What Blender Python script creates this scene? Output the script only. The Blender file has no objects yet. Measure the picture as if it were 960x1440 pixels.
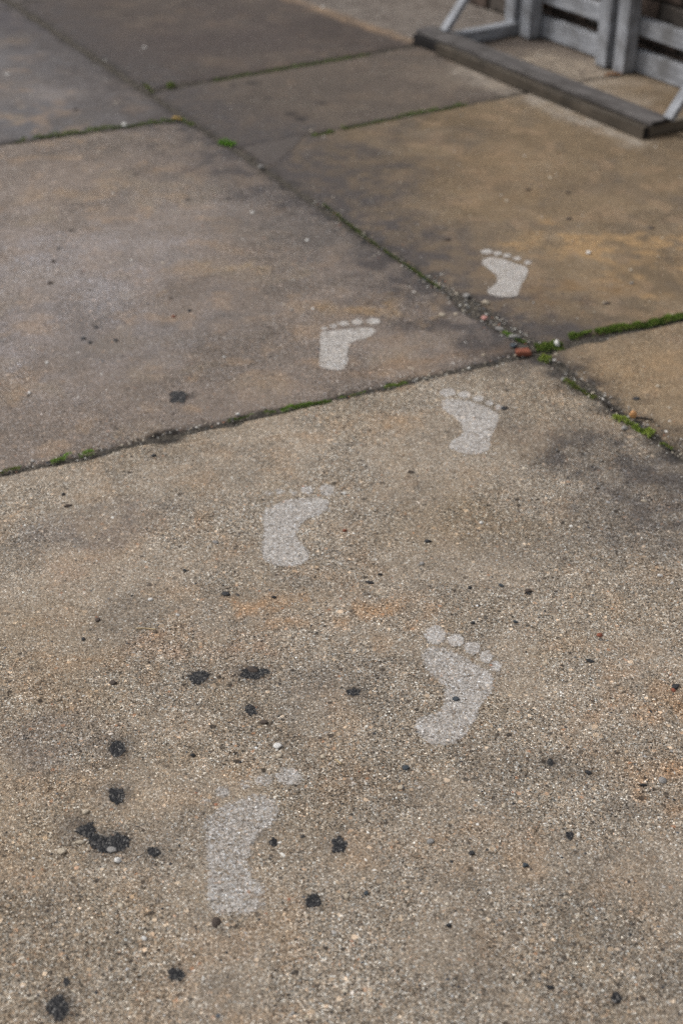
import bpy, bmesh, math, random
import numpy as np
from mathutils import Vector, Matrix

random.seed(7)
rng = np.random.default_rng(11)
scene = bpy.context.scene
col = scene.collection

# ------------------------------------------------------------------ camera, sky, sun, exposure
CAM_H = 1.50
FPX = 2100.0                                  # focal length in pixels of a 960 x 1440 picture
PITCH = math.atan(1370.0 / FPX)
cam_data = bpy.data.cameras.new('camera')
cam = bpy.data.objects.new('camera', cam_data)
col.objects.link(cam)
cam.location = (0, 0, CAM_H)
cam.rotation_euler = (math.pi / 2 - PITCH, 0, 0)
cam_data.sensor_fit = 'VERTICAL'
cam_data.sensor_height = 36.0
cam_data.sensor_width = 24.0
cam_data.lens = FPX / 1440 * 36.0
cam_data.clip_start = 0.05
cam_data.clip_end = 500
cam_data.dof.use_dof = True
cam_data.dof.focus_distance = 2.30
cam_data.dof.aperture_fstop = 3.4
scene.camera = cam

SUN_EL, SUN_AZ = math.radians(55), math.radians(-80)     # azimuth from +Y towards +X
world = bpy.data.worlds.new('World')
scene.world = world
world.use_nodes = True
wn = world.node_tree
wn.nodes.clear()
sky = wn.nodes.new('ShaderNodeTexSky')
sky.sky_type = 'NISHITA'
sky.sun_disc = False
sky.sun_elevation = SUN_EL
sky.sun_rotation = SUN_AZ
sky.dust_density = 4.0
sky.air_density = 1.0
hsv = wn.nodes.new('ShaderNodeHueSaturation')            # overcast: the cloud layer greys the sky
hsv.inputs['Saturation'].default_value = 0.16
bg = wn.nodes.new('ShaderNodeBackground')
bg.inputs['Strength'].default_value = 0.15
wo = wn.nodes.new('ShaderNodeOutputWorld')
wn.links.new(sky.outputs[0], hsv.inputs['Color'])
wn.links.new(hsv.outputs[0], bg.inputs['Color'])
wn.links.new(bg.outputs[0], wo.inputs['Surface'])

sun_data = bpy.data.lights.new('sun', 'SUN')
sun_data.energy = 1.25
sun_data.angle = math.radians(18)
sun_data.color = (1.0, 0.95, 0.88)
sun = bpy.data.objects.new('sun', sun_data)
col.objects.link(sun)
sd = Vector((math.sin(SUN_AZ) * math.cos(SUN_EL), math.cos(SUN_AZ) * math.cos(SUN_EL), math.sin(SUN_EL)))
sun.rotation_euler = sd.to_track_quat('Z', 'Y').to_euler()

scene.view_settings.view_transform = 'Standard'
scene.view_settings.look = 'None'
scene.view_settings.gamma = 1.0
scene.view_settings.use_curve_mapping = False
scene.view_settings.exposure = -0.04
scene.cycles.use_denoising = False
scene.cycles.max_bounces = 4
scene.cycles.diffuse_bounces = 3
scene.cycles.transparent_max_bounces = 4
scene.cycles.caustics_reflective = False
scene.cycles.caustics_refractive = False

# ------------------------------------------------------------------ measuring on the ground
_fw = np.array([0, math.cos(PITCH), -math.sin(PITCH)])
_up = np.array([0, math.sin(PITCH), math.cos(PITCH)])
_rt = np.array([1.0, 0, 0])


def G(x, y, z=0.0):
    """The point of the level plane at height z that was surveyed at this spot of the photograph."""
    d = _fw + _rt * (x - 480) / FPX + _up * (720 - y) / FPX
    t = (z - CAM_H) / d[2]
    return np.array([d[0] * t, d[1] * t, z])


def G2(x, y):
    return G(x, y)[:2]


def lin(c):
    """sRGB 0..255 -> linear"""
    c = np.asarray(c, float) / 255.0
    return np.where(c <= 0.04045, c / 12.92, ((c + 0.055) / 1.055) ** 2.4)


# ------------------------------------------------------------------ noise in numpy
def _hash(ix, iy, seed):
    h = (ix.astype(np.int64) * 374761393 + iy.astype(np.int64) * 668265263 + seed * 1274126177) & 0xFFFFFFFF
    h = ((h ^ (h >> 13)) * 1274126177) & 0xFFFFFFFF
    h = (h ^ (h >> 16)) & 0xFFFFFFFF
    return h / 4294967295.0


def vnoise(x, y, seed=0):
    x = np.asarray(x, float); y = np.asarray(y, float)
    ix = np.floor(x); iy = np.floor(y)
    fx = x - ix; fy = y - iy
    fx = fx * fx * (3 - 2 * fx); fy = fy * fy * (3 - 2 * fy)
    a = _hash(ix, iy, seed); b = _hash(ix + 1, iy, seed)
    c = _hash(ix, iy + 1, seed); d = _hash(ix + 1, iy + 1, seed)
    return (a * (1 - fx) + b * fx) * (1 - fy) + (c * (1 - fx) + d * fx) * fy


def fbm(x, y, seed=0, octv=4):
    s = 0; a = 0.5; t = 0
    for k in range(octv):
        s = s + a * vnoise(x * 2 ** k, y * 2 ** k, seed + k * 17)
        t += a; a *= 0.5
    return s / t


def sstep(a, b, x):
    t = np.clip((x - a) / (b - a), 0, 1)
    return t * t * (3 - 2 * t)


# ------------------------------------------------------------------ scene helpers
def tag(o, label=None, cat=None, group=None, kind=None):
    if label: o['label'] = label
    if cat: o['category'] = cat
    if group: o['group'] = group
    if kind: o['kind'] = kind
    return o


def empty(name, loc):
    o = bpy.data.objects.new(name, None)
    o.empty_display_size = 0.05
    o.location = loc
    col.objects.link(o)
    return o


def wloc(o):
    v = Vector(o.location)
    while o.parent:
        o = o.parent
        v = v + Vector(o.location)
    return v


def link(name, mesh, mat, parent=None, loc=(0, 0, 0)):
    """loc is in world space; parents are only ever moved, never turned."""
    o = bpy.data.objects.new(name, mesh)
    col.objects.link(o)
    if mat and not mesh.materials:
        mesh.materials.append(mat)
    if parent:
        o.parent = parent
        o.location = Vector(loc) - wloc(parent)
    else:
        o.location = loc
    return o


def np_mesh(name, verts, faces, smooth=False):
    """verts (n,3); faces (m,k) all with the same k"""
    me = bpy.data.meshes.new(name)
    verts = np.ascontiguousarray(verts, np.float32)
    faces = np.ascontiguousarray(faces, np.int32)
    n, k = faces.shape
    me.vertices.add(len(verts)); me.vertices.foreach_set('co', verts.ravel())
    me.loops.add(n * k); me.loops.foreach_set('vertex_index', faces.ravel())
    me.polygons.add(n)
    me.polygons.foreach_set('loop_start', np.arange(0, n * k, k, dtype=np.int32))
    me.polygons.foreach_set('loop_total', np.full(n, k, np.int32))
    if smooth:
        me.polygons.foreach_set('use_smooth', np.ones(n, bool))
    me.update(calc_edges=True)
    return me


def add_color(me, name, rgb):
    a = me.color_attributes.new(name, 'FLOAT_COLOR', 'POINT')
    c = np.ones((len(rgb), 4), np.float32); c[:, :3] = rgb
    a.data.foreach_set('color', c.ravel())


def add_float(me, name, v):
    a = me.attributes.new(name, 'FLOAT', 'POINT')
    a.data.foreach_set('value', np.asarray(v, np.float32))


# ------------------------------------------------------------------ materials
class NT:
    def __init__(self, name):
        self.m = bpy.data.materials.new(name)
        self.m.use_nodes = True
        self.t = self.m.node_tree
        self.t.nodes.clear()
        self.out = self.t.nodes.new('ShaderNodeOutputMaterial')
        self.b = self.t.nodes.new('ShaderNodeBsdfPrincipled')
        self.t.links.new(self.b.outputs[0], self.out.inputs[0])

    def n(self, kind, **kw):
        nd = self.t.nodes.new(kind)
        for k, v in kw.items():
            setattr(nd, k, v)
        return nd

    def l(self, a, b):
        self.t.links.new(a, b)

    def set(self, sock, v):
        if hasattr(v, 'links') or hasattr(v, 'is_linked'):
            self.l(v, sock)
        else:
            sock.default_value = v

    def pos(self):
        return self.n('ShaderNodeNewGeometry').outputs['Position']

    def objco(self):
        return self.n('ShaderNodeTexCoord').outputs['Object']

    def noise(self, vec, scale, detail=3, rough=0.55):
        nd = self.n('ShaderNodeTexNoise')
        self.l(vec, nd.inputs['Vector'])
        nd.inputs['Scale'].default_value = scale
        nd.inputs['Detail'].default_value = detail
        nd.inputs['Roughness'].default_value = rough
        return nd.outputs['Fac']

    def voro(self, vec, scale, feature='F1'):
        nd = self.n('ShaderNodeTexVoronoi')
        nd.voronoi_dimensions = '2D'
        nd.feature = feature
        self.l(vec, nd.inputs['Vector'])
        nd.inputs['Scale'].default_value = scale
        return nd

    def ramp(self, fac, stops, interp='LINEAR'):
        nd = self.n('ShaderNodeValToRGB')
        cr = nd.color_ramp
        cr.interpolation = interp
        while len(cr.elements) < len(stops):
            cr.elements.new(0.5)
        for e, (p, c) in zip(cr.elements, stops):
            e.position = p
            e.color = (c, c, c, 1) if isinstance(c, (int, float)) else (*c, 1)
        self.l(fac, nd.inputs[0])
        return nd.outputs[0]

    def mix(self, fac, a, b, blend='MIX'):
        nd = self.n('ShaderNodeMix', data_type='RGBA', blend_type=blend)
        self.set(nd.inputs[0], fac)
        self.set(nd.inputs[6], a if not isinstance(a, tuple) else (*a, 1))
        self.set(nd.inputs[7], b if not isinstance(b, tuple) else (*b, 1))
        return nd.outputs[2]

    def math(self, op, a, b=0.0):
        nd = self.n('ShaderNodeMath', operation=op)
        self.set(nd.inputs[0], a); self.set(nd.inputs[1], b)
        return nd.outputs[0]

    def sep(self, c):
        nd = self.n('ShaderNodeSeparateColor')
        self.l(c, nd.inputs[0])
        return nd.outputs

    def attr(self, name):
        return self.n('ShaderNodeAttribute', attribute_name=name).outputs

    def bump(self, h, dist, strength=1.0, prev=None):
        nd = self.n('ShaderNodeBump')
        nd.inputs['Strength'].default_value = strength
        nd.inputs['Distance'].default_value = dist
        self.l(h, nd.inputs['Height'])
        if prev is not None:
            self.l(prev, nd.inputs['Normal'])
        return nd.outputs[0]

    def base(self, c):
        self.set(self.b.inputs['Base Color'], c if not isinstance(c, tuple) else (*c, 1))

    def rough(self, r, spec=0.3):
        self.set(self.b.inputs['Roughness'], r)
        self.b.inputs['Specular IOR Level'].default_value = spec

    def normal(self, n):
        self.l(n, self.b.inputs['Normal'])


def grain(t, p, expo):
    """Exposed sand and aggregate of worn concrete: factor colour (mean about 1), height.
    expo: 0 where the cement skin is still whole, 1 where the sand is fully exposed."""
    warp = t.n('ShaderNodeVectorMath', operation='ADD')
    nz = t.n('ShaderNodeTexNoise', noise_dimensions='2D'); t.l(p, nz.inputs['Vector']); nz.inputs['Scale'].default_value = 330; nz.inputs['Detail'].default_value = 1
    sc = t.n('ShaderNodeVectorMath', operation='SCALE'); t.l(nz.outputs['Color'], sc.inputs[0]); sc.inputs['Scale'].default_value = 0.0040
    t.l(p, warp.inputs[0]); t.l(sc.outputs[0], warp.inputs[1])
    q = warp.outputs[0]
    v1 = t.voro(q, 560)          # 2 mm grains
    v2 = t.voro(q, 1100)          # 1 mm sand
    v3 = t.voro(q, 125)          # stones up to 6 mm
    v4 = t.voro(q, 52)           # the odd larger stone or pit
    s1 = t.sep(v1.outputs['Color']); s2 = t.sep(v2.outputs['Color']); s3 = t.sep(v3.outputs['Color']); s4 = t.sep(v4.outputs['Color'])
    f1 = t.ramp(s1[0], [(0, 0.10), (0.16, 0.36), (0.32, 0.82), (0.70, (1.05, 1.06, 1.07)), (0.86, (1.32, 1.42, 1.54)), (0.95, (1.9, 2.15, 2.45)), (1, (2.9, 3.4, 4.0))])
    f2 = t.ramp(s2[0], [(0, 0.25), (0.25, 0.68), (0.6, 1.05), (0.9, 1.5), (1, 2.4)])
    hue = t.ramp(s1[1], [(0, (0.90, 1.0, 1.10)), (0.3, (0.98, 1.0, 1.02)), (0.75, (1.02, 1.0, 0.97)), (0.97, (1.08, 0.99, 0.88)), (1, (1.25, 0.94, 0.76))])
    f = t.mix(1.0, f1, f2, 'MULTIPLY')
    f = t.mix(1.0, f, hue, 'MULTIPLY')
    f = t.mix(expo, (1.0, 1.0, 1.0), f)
    isst = t.math('MULTIPLY', t.math('GREATER_THAN', s3[1], 0.80), t.math('LESS_THAN', v3.outputs['Distance'], t.math('MULTIPLY', s3[2], 0.42)))
    st = t.ramp(s3[0], [(0, (0.10, 0.10, 0.11)), (0.34, (0.28, 0.28, 0.30)), (0.46, (0.62, 0.61, 0.60)), (0.62, (1.35, 1.30, 1.22)), (0.8, (1.9, 1.8, 1.65)), (0.88, (1.25, 0.80, 0.58)), (0.94, (2.8, 2.75, 2.65)), (1, (3.2, 3.15, 3.1))])
    f = t.mix(t.math('MULTIPLY', t.math('MULTIPLY', isst, 0.9), expo), f, st)
    isb = t.math('MULTIPLY', t.math('GREATER_THAN', s4[1], 0.90), t.math('LESS_THAN', v4.outputs['Distance'], t.math('MULTIPLY', s4[2], 0.26)))
    sb = t.ramp(s4[0], [(0, (0.09, 0.09, 0.10)), (0.5, (0.22, 0.21, 0.21)), (0.6, (0.8, 0.8, 0.82)), (0.8, (1.6, 1.5, 1.35)), (1, (2.5, 2.4, 2.3))])
    f = t.mix(t.math('MULTIPLY', t.math('MULTIPLY', isb, 0.9), expo), f, sb)
    b1 = t.voro(p, 470)
    h = t.math('MULTIPLY', t.math('MULTIPLY', b1.outputs['Distance'], -1.0), expo)
    return f, h


def mat_concrete():
    t = NT('concrete')
    p = t.pos()
    f, h = grain(t, p, t.attr('expo')[2])
    stain = t.attr('stain')[0]
    c = t.mix(1.0, stain, f, 'MULTIPLY')
    t.base(c)
    t.rough(0.86, 0.25)
    t.normal(t.bump(h, 0.0016, 0.9))
    return t.m


def mat_grit():
    t = NT('grit_stone')
    t.base(t.attr('tint')[0])
    t.rough(0.6, 0.35)
    return t.m


def mat_paint():
    t = NT('worn_white_paint')
    p = t.pos()
    f, h = grain(t, p, t.math('ADD', 0.72, 0.0))
    v = t.voro(p, 300); s = t.sep(v.outputs['Color'])
    cov = t.attr('cover')[2]
    n1 = t.noise(p, 42, 4, 0.65)
    th = t.math('ADD', t.math('MULTIPLY', s[0], 0.80), t.math('MULTIPLY', t.math('SUBTRACT', n1, 0.5), 1.2))
    a = t.n('ShaderNodeMapRange'); a.inputs['From Min'].default_value = -0.28; a.inputs['From Max'].default_value = 0.42
    t.l(t.math('SUBTRACT', cov, th), a.inputs['Value'])
    alpha = t.math('MULTIPLY', a.outputs[0], 0.86)
    g = t.n('ShaderNodeGamma'); t.l(f, g.inputs[0]); g.inputs[1].default_value = 0.68
    t.base(t.mix(1.0, (0.50, 0.458, 0.42), g.outputs[0], 'MULTIPLY'))
    t.rough(0.85, 0.2)
    t.set(t.b.inputs['Alpha'], alpha)
    t.normal(t.bump(h, 0.0013, 0.8))
    return t.m


def mat_tar():
    t = NT('black_tar')
    p = t.pos()
    v = t.voro(p, 460); s = t.sep(v.outputs['Color'])
    n1 = t.noise(p, 300, 4, 0.6)
    t.base(t.ramp(s[0], [(0, (0.008, 0.008, 0.010)), (0.5, (0.018, 0.018, 0.021)), (0.8, (0.055, 0.054, 0.055)), (0.96, (0.12, 0.11, 0.10)), (1, (0.26, 0.25, 0.24))]))
    t.rough(t.ramp(n1, [(0.3, 0.22), (0.6, 0.75)]), 0.35)
    t.normal(t.bump(t.math('ADD', n1, t.math('MULTIPLY', v.outputs['Distance'], -0.8)), 0.0025, 1.0))
    cov = t.attr('cover')[2]
    th = t.math('ADD', t.math('MULTIPLY', s[1], 0.34), t.math('MULTIPLY', t.noise(p, 120, 5, 0.7), 0.75))
    a = t.n('ShaderNodeMapRange'); a.inputs['From Min'].default_value = -0.03; a.inputs['From Max'].default_value = 0.08
    t.l(t.math('SUBTRACT', cov, th), a.inputs['Value'])
    t.set(t.b.inputs['Alpha'], a.outputs[0])
    return t.m


def mat_stone(name, dark, light, rough=0.55, scale=300, spec=0.4):
    t = NT(name)
    p = t.objco()
    n1 = t.noise(p, scale, 4, 0.6)
    t.base(t.ramp(n1, [(0.28, dark), (0.72, light)]))
    t.rough(rough, spec)
    t.normal(t.bump(n1, 0.0012, 0.7))
    return t.m


def mat_soil(name, dark, light):
    t = NT(name)
    p = t.pos()
    n1 = t.noise(p, 60, 6, 0.7)
    v = t.voro(p, 350); s = t.sep(v.outputs['Color'])
    c = t.ramp(n1, [(0.3, dark), (0.7, light)])
    c = t.mix(1.0, c, t.ramp(s[0], [(0, 0.5), (0.7, 1.0), (0.95, 1.5), (1, 3.0)]), 'MULTIPLY')
    t.base(c)
    t.rough(0.9, 0.2)
    t.normal(t.bump(t.math('ADD', n1, t.math('MULTIPLY', v.outputs['Distance'], -0.5)), 0.004, 1.0))
    return t.m


def mat_wood(name, dark, mid, light, grime=(0.05, 0.045, 0.04), gamt=0.5, scale=1.0):
    t = NT(name)
    o = t.objco()
    mp = t.n('ShaderNodeMapping'); mp.inputs['Scale'].default_value = (1.6, 26, 26)
    t.l(o, mp.inputs['Vector'])
    n1 = t.noise(mp.outputs[0], 3.2 * scale, 6, 0.62)
    n2 = t.noise(o, 9, 5, 0.65)
    c = t.ramp(n1, [(0.25, dark), (0.5, mid), (0.75, light)])
    c = t.mix(t.math('MULTIPLY', t.ramp(n2, [(0.42, 0.0), (0.68, 1.0)]), gamt), c, grime)
    t.base(c)
    t.rough(0.8, 0.25)
    t.normal(t.bump(n1, 0.003, 0.8))
    return t.m


def mat_moss():
    t = NT('moss')
    c = t.attr('tint')[0]
    t.base(c)
    t.rough(0.7, 0.2)
    t.b.inputs['Subsurface Weight'].default_value = 0.0
    return t.m


def mat_plain(name, dark, light, scale=40, rough=0.7, bump=0.001, spec=0.3):
    t = NT(name)
    p = t.objco()
    n1 = t.noise(p, scale, 5, 0.6)
    t.base(t.ramp(n1, [(0.3, dark), (0.7, light)]))
    t.rough(rough, spec)
    t.normal(t.bump(n1, bump, 0.8))
    return t.m


M = {}
M['concrete'] = mat_concrete()
M['grit'] = mat_grit()
M['paint'] = mat_paint()
M['tar'] = mat_tar()
M['soil'] = mat_soil('joint_soil', (0.045, 0.040, 0.034), (0.12, 0.104, 0.086))
M['ground'] = mat_soil('yard_soil', (0.05, 0.042, 0.034), (0.12, 0.10, 0.08))
M['dark_stone'] = mat_stone('dark_stone', (0.012, 0.013, 0.015), (0.045, 0.046, 0.05), 0.45)
M['brown_stone'] = mat_stone('brown_stone', (0.04, 0.028, 0.022), (0.10, 0.075, 0.06), 0.6)
M['slate_stone'] = mat_stone('slate_stone', (0.03, 0.04, 0.05), (0.07, 0.085, 0.10), 0.5)
M['white_stone'] = mat_stone('white_stone', (0.62, 0.60, 0.57), (0.82, 0.80, 0.77), 0.5)
M['cream_stone'] = mat_stone('cream_stone', (0.42, 0.35, 0.26), (0.62, 0.54, 0.43), 0.55)
M['grey_stone'] = mat_stone('grey_stone', (0.19, 0.18, 0.17), (0.36, 0.345, 0.33), 0.7)
M['pink_stone'] = mat_stone('pink_stone', (0.42, 0.18, 0.15), (0.58, 0.32, 0.28), 0.6)
M['red_stone'] = mat_stone('red_brick_stone', (0.17, 0.055, 0.035), (0.36, 0.14, 0.09), 0.9, 150, 0.15)
M['orange'] = mat_stone('orange_berry', (0.55, 0.24, 0.08), (0.72, 0.42, 0.20), 0.5)
M['straw'] = mat_plain('straw', (0.30, 0.22, 0.12), (0.55, 0.44, 0.28), 120)
M['twig'] = mat_plain('twig_bark', (0.012, 0.010, 0.009), (0.035, 0.028, 0.022), 200)
M['leaf'] = mat_plain('dead_leaf', (0.12, 0.05, 0.02), (0.30, 0.14, 0.05), 90, 0.8)
M['yellow_leaf'] = mat_plain('yellow_leaf', (0.45, 0.28, 0.08), (0.62, 0.42, 0.14), 90, 0.7)
M['moss'] = mat_moss()
M['grey_wood'] = mat_wood('weathered_white_wood', (0.15, 0.158, 0.175), (0.32, 0.333, 0.362), (0.50, 0.512, 0.54), (0.11, 0.105, 0.10), 0.75, 1.6)
M['base_wood'] = mat_wood('weathered_dark_wood', (0.055, 0.05, 0.05), (0.115, 0.106, 0.103), (0.21, 0.195, 0.188), (0.035, 0.030, 0.027), 0.6)
M['brown_wood'] = mat_wood('brown_board_wood', (0.05, 0.040, 0.030), (0.085, 0.070, 0.054), (0.14, 0.116, 0.092), (0.03, 0.026, 0.021), 0.7)
M['foot_wood'] = mat_wood('tan_foot_wood', (0.10, 0.085, 0.065), (0.17, 0.145, 0.115), (0.25, 0.215, 0.175), (0.06, 0.05, 0.04), 0.5)
M['end_and_shade_wood'] = mat_wood('dark_end_grain_and_shade', (0.010, 0.009, 0.009), (0.018, 0.016, 0.016), (0.030, 0.027, 0.026), (0.01, 0.01, 0.01), 0.4)  # end grain of the timbers; also the painted shade under the plank's left end
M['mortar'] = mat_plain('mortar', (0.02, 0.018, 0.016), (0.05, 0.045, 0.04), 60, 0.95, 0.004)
M['brick_a'] = mat_plain('brown_brick', (0.045, 0.034, 0.028), (0.14, 0.10, 0.08), 28, 0.9, 0.004)
M['brick_b'] = mat_plain('orange_brick', (0.09, 0.045, 0.025), (0.22, 0.115, 0.06), 28, 0.9, 0.004)
M['brick_c'] = mat_plain('grey_brick', (0.05, 0.043, 0.038), (0.155, 0.13, 0.11), 28, 0.9, 0.004)

# ------------------------------------------------------------------ joint lines on the ground
X = G2(757, 493)


class Line:
    def __init__(self, p, q):
        self.p = np.array(p, float)
        d = np.array(q, float) - self.p
        self.d = d / np.linalg.norm(d)
        self.n = np.array([-self.d[1], self.d[0]])

    def off(self, s):
        return Line(self.p + self.n * s, self.p + self.n * s + self.d)

    def meet(self, o):
        a = np.array([self.d, -o.d]).T
        t = np.linalg.solve(a, o.p - self.p)
        return self.p + self.d * t[0]

    def side(self, x, y):
        return (x - self.p[0]) * self.n[0] + (y - self.p[1]) * self.n[1]


LA_up = Line(G2(17, 4), X)                 # runs towards the viewer and to the right; normal to the right (up-right)
LA_lo = Line(X, G2(960, 641))
LB = Line(G2(0, 665), X)                   # runs to the right; normal away from the viewer
LC_l = Line(G2(0, 202), G2(258, 168))
LC_r = Line(G2(338, 208), G2(750, 127))
LD = Line(G2(220, 126), G2(560, 67))
LE = LD.off(1.25)

SEGS = {   # joints as segments, half width of the gap
    'A_up': (LA_up.meet(LE.off(1.4)), X, 0.0030),
    'A_lo': (X, X + LA_lo.d * 1.9, 0.0055),
    'B_l': (X - LB.d * 1.9, X, 0.0035),
    'B_r': (X, X + LB.d * 1.7, 0.0075),
    'C_l': (LA_up.meet(LC_l) - LC_l.d * 1.8, LA_up.meet(LC_l), 0.0055),
    'C_r': (LA_up.meet(LC_r), LA_up.meet(LC_r) + LC_r.d * 1.7, 0.0055),
    'D': (LA_up.meet(LD), LA_up.meet(LD) + LD.d * 1.7, 0.0050),
    'E': (LA_up.meet(LE), LA_up.meet(LE) + LE.d * 1.7, 0.0040),
}


def segdist(x, y, a, b):
    a = np.asarray(a); b = np.asarray(b)
    d = b - a; L2 = d @ d
    t = np.clip(((x - a[0]) * d[0] + (y - a[1]) * d[1]) / L2, 0, 1)
    return np.hypot(x - a[0] - t * d[0], y - a[1] - t * d[1]), t


def surf(x, y):
    """Height of the worn slab surface away from its edges."""
    x = np.asarray(x, float); y = np.asarray(y, float)
    up = LB.side(x, y) > 0
    rgt = np.where(up, LA_up.side(x, y), LA_lo.side(x, y)) > 0
    step = np.where(up, np.where(rgt, np.where(LD.side(x, y) > 0, 0.002, np.where(LC_r.side(x, y) > 0, -0.0015, 0.0015)), np.where(LC_l.side(x, y) > 0, -0.002, 0.0)), np.where(rgt, 0.002, -0.001))
    return (fbm(x * 2.3 + 7, y * 2.3, 3, 3) - 0.5) * 0.006 + step


def exposure(x, y):
    """How far the cement skin is worn off, 0..1"""
    x = np.asarray(x, float); y = np.asarray(y, float)
    up = LB.side(x, y) > 0
    rgt = np.where(up, LA_up.side(x, y), LA_lo.side(x, y)) > 0
    lvl = np.where(up, np.where(rgt, 0.40, np.where(LC_l.side(x, y) > 0, 0.30, 0.62)), np.where(rgt, 0.50, 0.88))
    return np.clip(lvl * (0.74 + 0.5 * sstep(0.30, 0.66, fbm(x * 7 + 2, y * 7, 140, 4))), 0.15, 1.0)


def blob(x, y, px, rx, ry, ang=0.0, nz=0.5, seed=0):
    c = G2(*px)
    dx = x - c[0]; dy = y - c[1]
    ca, sa = math.cos(ang), math.sin(ang)
    u = (dx * ca + dy * sa) / rx; v = (-dx * sa + dy * ca) / ry
    r = np.hypot(u, v) + (fbm(x * 9 + seed * 3.1, y * 9, 50 + seed, 4) - 0.5) * 2 * nz
    w = 1 - sstep(0.25, 1.1, r)
    if nz > 1.0:
        w = w * (0.15 + 1.2 * sstep(0.42, 0.66, fbm(x * 26, y * 26 + seed, 500 + seed, 4)))
    return w


def stain_color(x, y):
    """Own colour of the concrete: slab tone, rust, ochre, dirt along the joints."""
    x = np.asarray(x, float); y = np.asarray(y, float)
    n = len(x)
    c = np.zeros((n, 3))
    right = np.where(LB.side(x, y) > 0, LA_up.side(x, y), LA_lo.side(x, y)) > 0
    above = LB.side(x, y) > 0
    tone = {
        'L1': (152, 138, 122), 'L2': (129, 116, 106), 'L3': (102, 98, 98),
        'R1': (138, 119, 96), 'R2': (118, 101, 80), 'R3': (95, 85, 77), 'R4': (80, 71, 66), 'R5': (124, 116, 109)}
    c[:] = lin(tone['L1'])
    c[above & ~right] = lin(tone['L2'])
    c[above & ~right & (LC_l.side(x, y) > 0)] = lin(tone['L3'])
    c[right & ~above] = lin(tone['R1'])
    c[right & above] = lin(tone['R2'])
    c[right & above & (LC_r.side(x, y) > 0)] = lin(tone['R3'])
    c[right & above & (LD.side(x, y) > 0)] = lin(tone['R4'])
    c[right & above & (LE.side(x, y) > 0)] = lin(tone['R5'])

    rough = fbm(x * 31, y * 31, 210, 4)
    veil = 0.62 + 0.76 * sstep(0.28, 0.72, rough)

    def mixto(w, rgb):
        w = np.clip(np.asarray(w) * veil, 0, 0.95)[:, None]
        c[:] = c * (1 - w) + lin(rgb) * w

    big = fbm(x * 3.1, y * 3.1, 90, 5)
    c *= (0.80 + 0.40 * big)[:, None]
    c *= (0.80 + 0.40 * fbm(x * 38, y * 38, 95, 4))[:, None]
    warm = fbm(x * 2.2 + 40, y * 2.2 + 9, 70, 4)
    w = sstep(0.5, 0.72, warm) * 0.35 * ~(right & above & (LC_r.side(x, y) > 0))
    mixto(w * (~(above & ~right)), (146, 126, 102))
    mauve = above & ~right
    mixto(sstep(0.45, 0.7, fbm(x * 2.7 + 3, y * 2.7 + 90, 71, 4)) * 0.4 * mauve, (140, 130, 124))
    mixto(blob(x, y, (30, 420), 0.5, 0.55, 0.2, 0.5, 35) * 0.6 * mauve, (143, 134, 131))
    wx = x + 0.12 * (fbm(x * 5, y * 5, 220, 3) - 0.5); wy = y + 0.12 * (fbm(x * 5 + 9, y * 5, 221, 3) - 0.5)
    far = np.clip((LB.side(x, y) + 0.1) / 0.5, 0.25, 1)
    mixto(sstep(0.50, 0.64, fbm(wx * 5.5, wy * 5.5, 222, 5)) * 0.27 * far, (92, 83, 75))
    mixto(sstep(0.52, 0.66, fbm(wx * 13 + 4, wy * 13, 223, 4)) * 0.20, (98, 90, 82))
    dim = np.where(right & above & (LC_r.side(x, y) > 0), 0.25, 1.0)
    mixto(sstep(0.54, 0.68, fbm(wx * 8 + 14, wy * 8, 224, 5)) * 0.24 * dim, (152, 134, 112))
    mixto(sstep(0.56, 0.70, fbm(wx * 17 + 24, wy * 17, 225, 4)) * 0.28 * dim, (158, 132, 106))
    # ochre and brown on the right slabs
    R2m = right & above & (LC_r.side(x, y) < 0)
    mixto(blob(x, y, (900, 350), 0.36, 0.24, 0.3, 1.2, 1) * 0.75 * R2m, (154, 126, 92))
    mixto(blob(x, y, (800, 410), 0.30, 0.10, 0.35, 1.1, 2) * 0.55 * R2m, (126, 102, 74))
    mixto(blob(x, y, (700, 250), 0.35, 0.25, 0.3, 0.5, 3) * 0.35 * R2m, (126, 104, 78))
    mixto(blob(x, y, (470, 250), 0.30, 0.50, -0.5, 0.5, 4) * 0.75 * R2m, (84, 76, 70))
    eff, te = segdist(x, y, G2(650, 98), G2(893, 199))
    mixto((1 - sstep(0.0, 0.09, eff + (fbm(x * 16, y * 16, 37, 4) - 0.5) * 0.10)) * 0.45 * right, (168, 158, 146))
    mixto(blob(x, y, (620, 110), 0.12, 0.22, 0.6, 0.6, 6) * 0.3 * (right & (LC_r.side(x, y) > 0)), (132, 120, 106))
    mixto(blob(x, y, (800, 108), 0.30, 0.42, 0.7, 0.5, 34) * 0.85, (150, 136, 120))
    # grey damp tone towards the long joint
    dA, tA = segdist(x, y, SEGS['A_up'][0], X)
    edge = fbm(x * 14, y * 14, 33, 4)
    mixto((1 - sstep(0.02, 0.34, dA + (edge - 0.5) * 0.24)) * 0.80 * above, (80, 74, 72))
    mixto(blob(x, y, (390, 190), 0.16, 0.22, -0.9, 0.5, 7) * 0.65, (78, 73, 72))
    mixto(blob(x, y, (300, 60), 0.42, 0.30, 0.4, 0.5, 8) * 0.55 * (right), (80, 71, 68))
    mixto(blob(x, y, (470, 42), 0.22, 0.26, 0.6, 0.4, 9) * 0.6 * (right & (LD.side(x, y) > 0)), (72, 64, 60))
    mixto(sstep(-0.03, 0.06, -Line(G2(400, -4), G2(575, 58)).side(x, y) * -1 + (edge - 0.5) * 0.06) * 0.8 * (right & (LD.side(x, y) > 0)), (124, 115, 107))
    arc, ta = segdist(x, y, G2(400, -4), G2(575, 58))
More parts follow.
